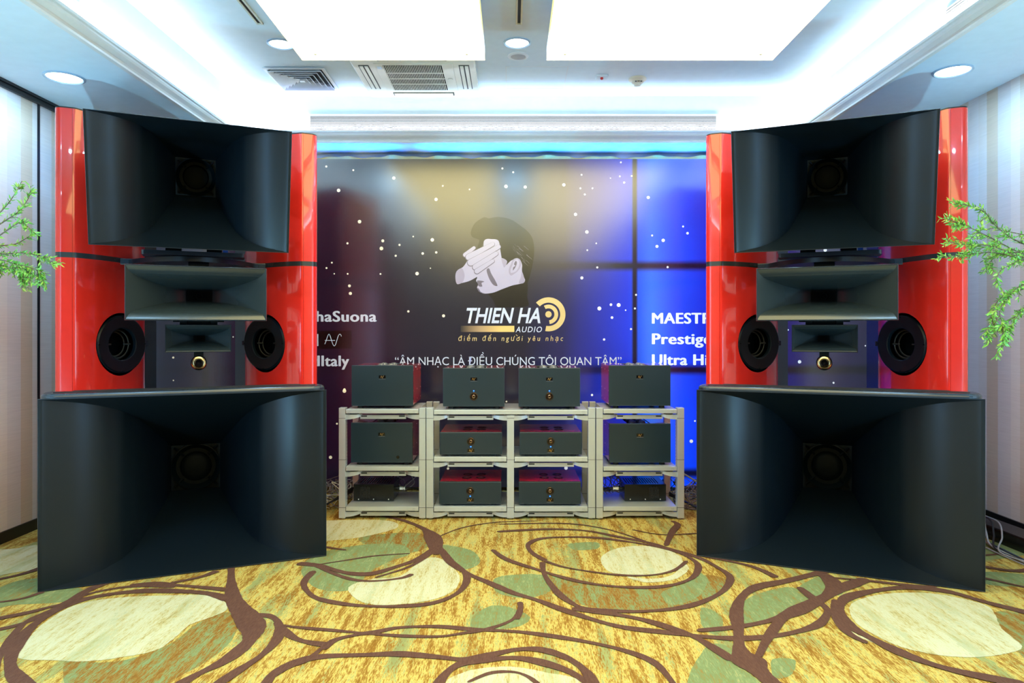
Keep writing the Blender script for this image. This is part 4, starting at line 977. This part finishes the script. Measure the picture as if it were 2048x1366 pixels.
# ------------------------------------------------------------------ silver racks
YF, DEP = 5.03, 0.47
def pxx(p, Y=YF): return (p - CX) * Y / F
def rack(xposts, shelves, label, midlow=None):
    x0, x1 = xposts[0][0], xposts[-1][1]; xc = (x0 + x1) / 2
    g = empty('equipment_rack', (xc, YF, 0), 0, label, 'equipment rack', 'silver equipment racks')
    top = .810
    for i, (a, b) in enumerate(xposts):
        zt = top if midlow is None or i != 1 else midlow
        for yy in (0, DEP - .03):
            m = MB(); m.box(a - xc, b - xc, yy, yy + (.065 if yy == 0 else .04), .012, zt, 'rack_silver', .002); p = m.build('post', g)
            m = MB()
            for z in (.088, .435, .735): m.box(a - xc - .0006, b - xc + .0006, yy - .0006, yy + .03, z - .0012, z + .0012, 'rubber')
            m.build('post_joint', p)
            m = MB(); m.lathe([(.012, .013), (.012, .004), (.016, 0), (0, 0)], ((a + b) / 2 - xc, yy + .03, 0), (0, 0, 1), 'chrome', 14); m.build('spike_foot', p)
        # adjustment holes on the inner faces
        m = MB()
        for sgn, xx in ((-1, a), (1, b)):
            if (i == 0 and sgn < 0) or (i == len(xposts) - 1 and sgn > 0): continue
            for k in range(26):
                z = .12 + k * .0235
                n = len(m.v); xx2 = xx - xc + sgn * .0008
                for t in range(6): m.v.append((xx2, .05 + .004 * math.cos(t * math.pi / 3), z + .004 * math.sin(t * math.pi / 3)))
                m.face([n + t for t in range(6)], 'rubber')
        if m.v: m.build('post_holes', g)
    for zt, th, span in shelves:
        bays = [(xposts[i][1], xposts[i + 1][0]) for i in range(len(xposts) - 1)]
        if span: plates = [(bays[0][0], bays[-1][1])]
        else: plates = bays
        for a, b in plates:
            m = MB(); m.box(a - xc + .004, b - xc - .004, .0, DEP, zt - th, zt, 'rack_shelf', .0025)
            s_ = m.build('shelf', g)
            m = MB(); xr = b - xc - .045
            for q in ((0, .008), (.011, .019)):
                m.box(xr + q[0], xr + q[1], -.0006, .0, zt - th * .65, zt - th * .6, 'cable_grey'); m.box(xr + q[0], xr + q[1], -.0006, 0, zt - th * .4, zt - th * .35, 'cable_grey')
            m.build('engraving', s_)
        for a, b in bays:
            a -= xc; b -= xc; zb = zt - th - .010
            for yb in (.012, DEP - .10):
                for sgn, xx in ((1, a), (-1, b)):
                    # tapering bracket blade, thick at the post
                    plan = [(0, 0)] + [(.112 * math.sin(R(t)), .04 - .04 * math.cos(R(t))) for t in range(0, 91, 15)] + [(.112 * math.sin(R(t)), .04 + .04 * -math.cos(R(t))) for t in range(105, 181, 15)] + [(0, .08)]
                    m = MB(); n = len(m.v); K = len(plan)
                    for u, v_ in plan:
                        h = .036 - .022 * (u / .112) ** 2; m.v.append((xx + sgn * u, yb + v_, zb - h)); m.v.append((xx + sgn * u, yb + v_, zb))
                    for k in range(K):
                        j = (k + 1) % K; f = [n + 2 * k, n + 2 * j, n + 2 * j + 1, n + 2 * k + 1]; m.face(f if sgn > 0 else f[::-1], 'rack_silver')
                    m.face([n + 2 * k + 1 for k in range(K)][::sgn], 'rack_silver'); m.face([n + 2 * k for k in range(K)][::-sgn], 'rack_silver')
                    o = m.build('bracket', g)
                    m = MB(); m.lathe([(0, .0), (.034, .0), (.028, .011), (0, .011)], (xx + sgn * .055, yb + .04, zb), (0, 0, 1), 'rubber', 18); m.build('cushion', o)
            m = MB(); m.box(a + .10, b - .10, .035, .06, zb - .034, zb - .006, 'rack_silver', .0015); o = m.build('crossbar', g)
            m = MB(); m.box(a + .108, a + .150, .0343, .036, zb - .018, zb - .009, 'rubber'); m.box(b - .150, b - .108, .0343, .036, zb - .018, zb - .009, 'rubber'); m.build('bar_slots', o)
            for e_ in (a + .02, b - .02):
                pass
    return g
PW = .047
L3 = [(.800, .030, False), (.385, .030, False), (.096, .032, False)]
rack([(pxx(677.5), pxx(690.5)), (pxx(838), pxx(851))], L3, 'narrow silver rack left of the wide middle rack')
rack([(pxx(1192.5), pxx(1206)), (pxx(1355), pxx(1368.5))], L3, 'narrow silver rack right of the wide middle rack')
rack([(pxx(852.5), pxx(866.5)), (pxx(1014), pxx(1028)), (pxx(1176.5), pxx(1190.5))], [(.795, .032, True), (.455, .034, False), (.096, .036, False)], 'wide silver double rack in the middle of the three', .755)

# ------------------------------------------------------------------ amplifiers
def logo_plaque(parent, x, z, y, w_=.050, h_=.026):
    m = MB(); m.box(x - w_ / 2, x + w_ / 2, y - .002, y + .001, z - h_ / 2, z + h_ / 2, 'plaque_black', .0008); o = m.build('logo_plaque', parent)
    m = MB(); m.box(x - w_ / 2, x + w_ / 2, y - .0025, y, z - h_ / 2 - .0016, z - h_ / 2 - .0004, 'cable_grey')
    sine_logo(lambda u, v: (x - .012 + u * .024, y - .0032, z - .0075 + v * .016), m, 'gold', .06, None); m.build('wave_logo', o)
def knob(parent, x, z, y, r=.029, led_z=None):
    m = MB(); m.lathe([(r, .001), (r, -.006), (r * .93, -.009), (r * .82, -.006), (r * .80, .0)], (x, y, z), (0, 1, 0), 'bronze', 36); o = m.build('volume_knob', parent)
    m = MB(); m.lathe([(r * .82, -.001), (r * .62, -.001), (r * .50, -.012), (r * .30, -.016), (r * .22, -.012), (0, -.012)], (x, y, z), (0, 1, 0), 'bronze', 32, True, ['plaque_black', 'bronze', 'bronze', 'gold', 'plaque_black']); m.build('knob_centre', o)
    m = MB(); m.lathe([(.0045, 0), (.0040, -.003), (0, -.004)], (x, y, led_z), (0, 1, 0), 'blue_led', 12); m.build('power_light', parent)
def tube_valve(parent, x, y, z, r=.026, h=.06):
    m = MB(); m.lathe([(r * .9, 0), (r, .01), (r, h * .7), (r * .8, h * .92), (r * .35, h), (0, h)], (x, y, z), (0, 0, 1), 'tube_glass', 20); o = m.build('valve', parent)
    m = MB(); m.lathe([(r * .55, 0), (r * .55, h * .7), (r * .3, h * .8), (0, h * .8)], (x, y, z), (0, 0, 1), 'tube_metal', 12); m.build('valve_plate', o)
def big_amp(xc, z, zt, label, has_knob, side_dot=False, blank=False):
    h = zt - z; w2 = .225
    g = empty('valve_amplifier', (xc, 5.08, z), 0, label, 'amplifier', 'tall red amplifiers on the racks')
    m = MB(); m.box(-w2, w2, 0, .02, .018, h, 'graphite_front', .003); f = m.build('front_panel', g)
    for a, b in ((-w2 + .004, -w2 + .012), (w2 - .012, w2 - .004)):
        m = MB(); m.box(a, b, .02, .47, .022, h - .004, 'red_dark', .001); s_ = m.build('side_panel', g)
        m = MB()
        for yy in (.05, .25, .44):
            for zz in (.05, h * .4, h - .04):
                n = len(m.v); xx = a - .0008 if a < 0 else b + .0008
                for t in range(6): m.v.append((xx, yy + .004 * math.cos(t * 1.047), zz + .004 * math.sin(t * 1.047)))
                m.face([n + t for t in range(6)], 'screw_white')
        m.build('side_screws', s_)
    m = MB(); m.box(-w2 + .012, w2 - .012, .02, .46, .022, h - .055, 'box_black'); m.build('chassis', g)
    for a, b in ((-w2 + .012, -.085), (.085, w2 - .012)):
        m = MB(); m.box(a, b, .022, .46, h - .012, h - .004, 'red_dark', .001); m.build('top_panel', g)
    m = MB(); m.box(-.085, .085, .39, .46, h - .05, h - .006, 'box_black', .004); m.build('rear_cover', g)
    for x, y in ((-.035, .14), (.04, .14), (-.035, .27), (.04, .27)): tube_valve(g, x, y, h - .055, .027, .064)
    for x in (-.17, .17):
        for y in (.05, .42):
            m = MB(); m.lathe([(0, 0), (.022, 0), (.018, .02), (0, .02)], (x, y, 0), (0, 0, 1), 'rubber', 18); m.build('foot', g)
    if has_knob:
        logo_plaque(g, 0, h - .082, 0); knob(g, 0, .092, 0, .029, .132)
    else: logo_plaque(g, 0, h - .085 if not blank else h - .082, 0)
    if side_dot:
        m = MB(); m.lathe([(.012, 0), (.010, -.004), (0, -.004)], (.118, 0, .058), (0, 1, 0), 'plaque_black', 18); m.build('power_button', g)
    return g
big_amp(pxx(764.5, 5.08), .802, 1.116, 'tall amplifier with red sides on top of the narrow left rack', False)
big_amp(pxx(1279.5, 5.08), .802, 1.116, 'tall amplifier with red sides on top of the narrow right rack', False)
big_amp(pxx(763.5, 5.08), .387, .697, 'tall amplifier with glass valves on the middle shelf of the left rack', False, True)
big_amp(pxx(1280, 5.08), .387, .690, 'tall amplifier with glass valves on the middle shelf of the right rack', False)
big_amp(pxx(947.5, 5.08), .797, 1.097, 'tall amplifier with round knob on top of the wide rack, left one', True)
big_amp(pxx(1098.8, 5.08), .797, 1.097, 'tall amplifier with round knob on top of the wide rack, right one', True)
def low_amp(xc, z, zt, label):
    h = zt - z; w2 = .2265
    g = empty('low_amplifier', (xc, 5.05, z), 0, label, 'amplifier', 'low red-topped amplifiers in the wide rack')
    m = MB(); m.box(-w2, w2, 0, .022, .012, h, 'graphite_front', .005); m.build('front_panel', g)
    m = MB(); m.box(-w2 + .004, w2 - .004, .022, .45, h - .012, h - .003, 'red_dark', .001); t = m.build('top_panel', g)
    m = MB(); m.box(-w2 + .006, w2 - .006, .022, .45, .014, h - .013, 'box_black', .001); m.build('chassis', g)
    for x in (-.035, .07):
        m = MB()
        for y in (.15, .27): m.lathe([(.036, 0), (.034, .003), (.026, .003), (.024, -.002), (0, -.002)], (x, y, h - .003), (0, 0, 1), 'box_black', 24)
        m.build('valve_vent', t)
    for x in (-.17, .17):
        for y in (.05, .41):
            m = MB(); m.lathe([(0, 0), (.02, 0), (.016, .014), (0, .014)], (x, y, 0), (0, 0, 1), 'rubber', 16); m.build('foot', g)
    knob(g, 0, h * .5 + .022, 0, .028, h * .5 - .018); logo_plaque(g, 0, h * .5 - .046, 0)
low_amp(pxx(941.7, 5.05), .456, .632, 'low amplifier on the middle shelf of the wide rack, left bay')
low_amp(pxx(1101.5, 5.05), .456, .632, 'low amplifier on the middle shelf of the wide rack, right bay')
low_amp(pxx(940.5, 5.05), .097, .272, 'low amplifier on the bottom shelf of the wide rack, left bay')
low_amp(pxx(1100, 5.05), .097, .272, 'low amplifier on the bottom shelf of the wide rack, right bay')
def small_box(x0, x1, sgn, label):
    xc = (x0 + x1) / 2; w2 = (x1 - x0) / 2
    g = empty('power_supply_box', (xc, 5.18, .096), 0, label, 'power supply', 'small black power supply boxes')
    m = MB(); m.box(-w2, w2, 0, .26, .006, .128, 'box_black', .003); m.build('case', g)
    m = MB()
    for i in range(7):
        for j in range(8):
            x = -sgn * (w2 * .42) + (i - 3) * .0105; z = .028 + j * .0105 + (.005 if i % 2 else 0); n = len(m.v)
            for t in range(6): m.v.append((x + .0042 * math.cos(t * 1.047), -.0006, z + .0042 * math.sin(t * 1.047)))
            m.face([n + t for t in range(6)], 'rubber')
    m.build('vent_holes', g)
    m = MB()
    for k in range(14): m.box(-w2 + .02 + k * .018, -w2 + .028 + k * .018, .04, .22, .128, .1288, 'rubber')
    m.build('top_vents', g)
    for x in (-.112, 0, .112):
        m = MB(); m.lathe([(.0045, 0), (.004, -.003), (0, -.003)], (x, 0, .017), (0, 1, 0), 'screw_white', 12); m.build('screw', g)
    m = MB(); xs = sgn * w2
    m.lathe([(.010, 0), (.010, .022 * 1), (.017, .022), (.017, .035)], (xs, .07, .085), (sgn, 0, 0), 'box_black', 20)
    m.lathe([(.0, .035), (.016, .035), (.016, .060), (.012, .062), (.012, .066), (.016, .068), (.016, .076), (.010, .080), (0, .08)], (xs, .07, .085), (sgn, 0, 0), 'chrome', 24); m.build('connector', g)
small_box(-1.178, -.878, 1, 'small black power supply box on the bottom shelf of the left rack')
small_box(.842, 1.152, -1, 'small black power supply box on the bottom shelf of the right rack')

# ------------------------------------------------------------------ cables
def cable(pts, r, mt, label, name='cable', group=None, extra=None):
    P = smooth_poly(pts, False, 8); m = MB(); m.tube(P, r, mt, 7); o = m.build(name); tag(o, label, 'cable', group); return o
rc = random.Random(11)
def tangle(x0, x1, y0, y1, n, label, mts, zmax=.12, name='cable_tangle'):
    m = MB()
    for k in range(n):
        p = []; x, y = rc.uniform(x0, x1), rc.uniform(y0, y1)
        for i in range(6):
            p.append((min(x1, max(x0, x)), min(y1, max(y0, y)), .008 + rc.random() ** 2 * zmax)); x += rc.uniform(-.2, .2); y += rc.uniform(-.12, .12)
        m.tube(smooth_poly(p, False, 6), rc.uniform(.002, .0045), mts[k % len(mts)], 6)
    o = m.build(name); tag(o, label, 'cables', None, 'stuff')
tangle(-1.72, -1.30, 5.3, 5.85, 46, 'tangle of thin wires on the floor between left horn and rack', ['cable_brown', 'cable_grey', 'detector', 'cable_brown'], .16)
tangle(1.30, 1.72, 5.3, 5.85, 40, 'tangle of thin wires on the floor between right horn and rack', ['cable_brown', 'cable_grey', 'cable_brown', 'cable_black'], .16)
for k in range(4):
    cable([(-1.20 - k * .01, 5.50, .13 - k * .012), (-1.26, 5.46, .13 - k * .01), (-1.36, 5.36 - k * .02, .07), (-1.47, 5.25 - k * .03, .02 + .01 * k), (-1.60, 5.2, .03)], .0065, 'cable_black', 'thick black cables drooping behind the left rack post', 'power_cable', 'black cables behind the left rack')
for k in range(3):
    cable([(1.24, 5.46, .10 - k * .012), (1.34, 5.38 - k * .02, .05), (1.46, 5.28 - k * .03, .012), (1.62, 5.22 - k * .03, .012)], .0065, 'cable_black', 'thick black cables drooping behind the right rack post', 'power_cable', 'black cables behind the right rack')
cable([(1.235, 5.42, .32), (1.40, 5.40, .22), (1.60, 5.38, .10), (1.75, 5.4, .02)], .007, 'cable_grey', 'pale grey cable sloping from the right rack toward the horn', 'signal_cable')
for k in range(4):
    cable([(-1.19, 5.46 + k * .015, .16 + .01 * k), (-1.15, 5.47, .19 - k * .01), (-1.10, 5.5, .21), (-1.05, 5.52, .15)], .006, 'cable_blue', 'blue signal leads at the back of the left rack', 'signal_cable', 'blue leads in the left rack')
    cable([(1.20, 5.46 + k * .015, .16 + .01 * k), (1.16, 5.47, .19 - k * .01), (1.11, 5.5, .21), (1.06, 5.52, .15)], .006, 'cable_blue', 'blue signal leads at the back of the right rack', 'signal_cable', 'blue leads in the right rack')
# leads looping behind the power boxes and under the shelves
def leads(xa, xb, ya, label, mts, n=12, z0=.33):
    m = MB()
    for k in range(n):
        x = xa + (xb - xa) * (k + .5) / n + rc.uniform(-.01, .01)
        m.tube(smooth_poly([(x, ya, z0), (x + rc.uniform(-.05, .05), ya + .03, z0 - .08), (x + rc.uniform(-.09, .09), ya + rc.uniform(-.08, .05), .19), (x + rc.uniform(-.12, .12), ya + rc.uniform(-.1, .02), .125)], False, 6), rc.uniform(.002, .0036), mts[k % len(mts)], 6)
    o = m.build('hanging_leads'); tag(o, label, 'cables', None, 'stuff')
leads(-1.0, -.70, 5.44, 'thin leads hanging behind the power box in the left rack', ['cable_grey', 'cable_black', 'cable_grey'])
leads(.70, .86, 5.38, 'brown leads looping beside the power box in the right rack', ['cable_brown', 'cable_brown', 'cable_black'], 16)
cable([(-.876 + .08, 5.25, .181), (-.76, 5.26, .18), (-.70, 5.35, .15), (-.66, 5.46, .13)], .006, 'cable_black', 'black lead plugged into the left power box', 'connector_cable')
cable([(.842 - .08, 5.25, .181), (.73, 5.26, .18), (.705, 5.35, .15), (.70, 5.46, .13)], .006, 'cable_black', 'black lead plugged into the right power box', 'connector_cable')
# power strip and cables by the right wall
g = empty('cable_trunk', (3.18, 4.75, 0), R(3), 'dark box-shaped floor trunk under cables by the right wall', 'floor trunk')
m = MB(); m.box(-.06, .09, -.75, .75, .0, .085, 'box_black', .004); m.build('body', g)
m = MB(); m.box(-.065, .095, -.76, .76, .085, .095, 'black_trim', .002); m.build('lid', g)
for k, (mt, r, lb) in enumerate((('cable_grey', .007, 'grey cable along the top of the floor trunk, nearest the wall'), ('cable_grey', .006, 'second grey cable along the floor trunk'), ('cable_black', .006, 'black cable along the floor trunk'), ('cable_grey', .005, 'thin grey cable running low across the floor trunk'))):
    cable([(3.20 + .02 * k - .04, 5.5, .11), (3.19 + .02 * k - .04, 5.1, .112 + .006 * k), (3.17 + .02 * k - .03, 4.85 - .05 * k, .118), (3.12 + .012 * k, 4.68 - .06 * k, .125), (3.055 + .01 * k, 4.55 - .06 * k, .07), (3.03 - .02 * k, 4.40 - .06 * k, .012 + .003 * k), (3.0 + .02 * k, 4.0, .012)], r, mt, lb, 'floor_cable', 'cables by the right wall')
cable([(3.06, 5.1, .012), (3.05, 4.85, .03), (3.07, 4.80, .11), (3.10, 4.78, .13), (3.085, 4.76, .06), (3.06, 4.72, .012), (3.05, 4.4, .012), (3.02, 3.9, .012)], .006, 'cable_navy', 'dark blue cable rising in a loop by the right wall', 'floor_cable')
cable([(3.04, 5.15, .06), (3.05, 4.9, .03), (3.03, 4.65, .01), (2.98, 4.45, .01), (2.97, 4.1, .01), (3.0, 3.8, .01)], .004, 'cable_grey', 'thin pale cable lying on the carpet by the right wall', 'floor_cable')

# ------------------------------------------------------------------ plants
def px3(px, py, Y): return Vector(((px - CX) * Y / F, Y, CAMZ + (CY - py) * Y / F))
def plant(name, base, crown, stems, label, seed, dens):
    rp = random.Random(seed)
    g = empty('potted_shrub', (base[0], base[1], 0), 0, label, 'plant'); B = Vector((base[0], base[1], 0))
    m = MB(); m.lathe([(0, 0), (.14, 0), (.19, .30), (.205, .34), (.185, .34), (.17, .30), (.17, .29)], (0, 0, 0), (0, 0, 1), 'pot_glaze', 28); m.build('pot', g)
    m = MB(); m.lathe([(.175, .30), (.08, .31), (0, .315)], (0, 0, 0), (0, 0, 1), 'soil', 24); m.build('soil', g)
    C_ = Vector(crown) - B
    m = MB(); m.tube(smooth_poly([(0, 0, .30), (.03, .02, .7), (-.03, .0, 1.1), tuple(C_)], False, 6), .02, 'bark', 10, None); m.build('trunk', g)
    br = MB(); lf = MB(); 
    for (path, width, nb) in stems:
        P = [Vector(p) - B for p in path]
        full = [tuple(C_)] + [tuple(p) for p in P]
        S = [Vector(p) for p in smooth_poly(full, False, 10)]
        br.tube(S, .004, 'bark', 6, [.0032 * (1 - i / len(S)) + .0010 for i in range(len(S))])
        twigs = [S[8:]]
        for b in range(int(nb * 1.6)):
            i = rp.randrange(10, len(S) - 2); p = S[i]; d = (S[i + 1] - S[i]).normalized()
            dd = (d + Vector((rp.uniform(-1, 1), rp.uniform(-.7, .7), rp.uniform(-1, 1))) * .8).normalized(); L = width * rp.uniform(.5, 1.0)
            tw = [p + dd * L * t / 7 + Vector((0, 0, -.03 * (t / 7) ** 2 * L * 10)) for t in range(8)]
            br.tube(tw, .0013, 'bark', 5); twigs.append(tw)
        for tw in twigs:
            for i in range(len(tw) - 1):
                a, b = Vector(tw[i]), Vector(tw[i + 1]); seg = (b - a).length; cnt = max(1, int(seg / .005 * dens + rp.random()))
                for c in range(cnt):
                    p = a.lerp(b, (c + rp.random()) / cnt); d = (b - a).normalized()
                    out = Vector((rp.uniform(-1, 1), rp.uniform(-1, 1), rp.uniform(-1, 1))); out = (out - d * out.dot(d)).normalized()
                    ld = (d * .75 + out * .8).normalized(); L = rp.uniform(.018, .033); wv = ld.cross(Vector((rp.uniform(-1, 1), rp.uniform(-1, 1), rp.uniform(-1, 1)))).normalized() * L * .115
                    nrm = ld.cross(wv).normalized() * L * .06; n = len(lf.v)
                    lf.v += [tuple(p), tuple(p + ld * L * .35 + wv + nrm), tuple(p + ld * L * .35 - wv + nrm), tuple(p + ld * L * .7 + wv * .8 + nrm), tuple(p + ld * L * .7 - wv * .8 + nrm), tuple(p + ld * L)]
                    mt = 'leaf_light' if rp.random() < .42 else 'leaf_green'
                    lf.face([n, n + 2, n + 1], mt); lf.face([n + 1, n + 2, n + 4, n + 3], mt); lf.face([n + 3, n + 4, n + 5], mt)
    br.build('branches', g); o = lf.build('foliage', g); o['kind'] = 'stuff'
    print('leaves', name, len(lf.v) // 6)
Yp = 3.35
q = lambda *a: [tuple(px3(x, y, Yy)) for x, y, Yy in a]
plant('a', (-2.93, 3.2), px3(-120, 560, 3.3), [
    (q((-60, 480, 3.3), (0, 425, 3.35), (25, 395, 3.35), (44, 362, 3.4)), .04, 3),
    (q((-60, 490, 3.3), (5, 445, 3.3), (35, 425, 3.3), (55, 400, 3.35), (62, 382, 3.35)), .05, 6),
    (q((-50, 500, 3.3), (0, 470, 3.3), (30, 450, 3.25), (45, 445, 3.25), (65, 462, 3.2), (75, 470, 3.2)), .045, 4),
    (q((-40, 500, 3.35), (0, 492, 3.35), (30, 488, 3.4), (55, 475, 3.4), (62, 468, 3.4)), .035, 3),
    (q((-40, 510, 3.3), (10, 508, 3.3), (40, 506, 3.25), (70, 510, 3.2), (90, 518, 3.2), (108, 530, 3.2)), .05, 7),
    (q((-40, 525, 3.3), (0, 520, 3.3), (30, 528, 3.25), (60, 535, 3.2), (80, 545, 3.2), (84, 556, 3.2)), .055, 10),
    (q((-40, 530, 3.35), (0, 530, 3.35), (25, 540, 3.3), (45, 552, 3.3), (50, 568, 3.3)), .05, 12),
    (q((-40, 540, 3.35), (0, 540, 3.3), (22, 536, 3.25), (42, 535, 3.25), (60, 545, 3.2)), .055, 14),
], 'green small-leaved shrub leaning in from the left edge', 21, 1.0)
plant('b', (2.95, 3.2), px3(2170, 560, 3.3), [
    (q((2100, 520, 3.3), (2040, 505, 3.3), (1990, 480, 3.3), (1950, 460, 3.25), (1925, 448, 3.25), (1892, 438, 3.2)), .07, 15),
    (q((2100, 510, 3.35), (2030, 480, 3.35), (1990, 450, 3.35), (1970, 425, 3.3), (1940, 412, 3.3), (1918, 408, 3.3)), .07, 16),
    (q((2100, 530, 3.3), (2030, 510, 3.3), (1985, 492, 3.25), (1950, 490, 3.25), (1920, 488, 3.2), (1894, 482, 3.2)), .06, 12),
    (q((2100, 540, 3.35), (2030, 515, 3.35), (1985, 505, 3.3), (1950, 508, 3.3), (1910, 512, 3.25), (1878, 515, 3.25)), .05, 9),
    (q((2090, 520, 3.4), (2030, 505, 3.4), (1995, 510, 3.4), (1980, 525, 3.4), (1972, 536, 3.4)), .055, 13),
    (q((2090, 530, 3.3), (2045, 520, 3.3), (2020, 530, 3.25), (1998, 545, 3.2), (1995, 570, 3.2)), .04, 4),
    (q((2090, 560, 3.3), (2045, 570, 3.3), (2020, 590, 3.25), (2000, 620, 3.2), (2005, 650, 3.2), (2010, 690, 3.2)), .07, 13),
    (q((2090, 570, 3.35), (2040, 580, 3.35), (2010, 590, 3.3), (1990, 610, 3.25), (1982, 640, 3.25), (1975, 665, 3.25)), .06, 8),
    (q((2090, 600, 3.35), (2040, 620, 3.35), (2025, 650, 3.3), (2015, 680, 3.3), (1998, 698, 3.3)), .055, 8),
    (q((2100, 600, 3.3), (2060, 610, 3.3), (2035, 630, 3.3), (2000, 655, 3.3), (1975, 680, 3.25)), .04, 4),
    (q((2100, 480, 3.3), (2050, 470, 3.3), (2025, 465, 3.3), (2005, 462, 3.3)), .035, 3),
], 'green small-leaved shrub leaning in from the right edge', 22, 1.1)
print('objects', len(bpy.data.objects), 'tris', sum(len(o.data.polygons) for o in bpy.data.objects if o.type == 'MESH'))
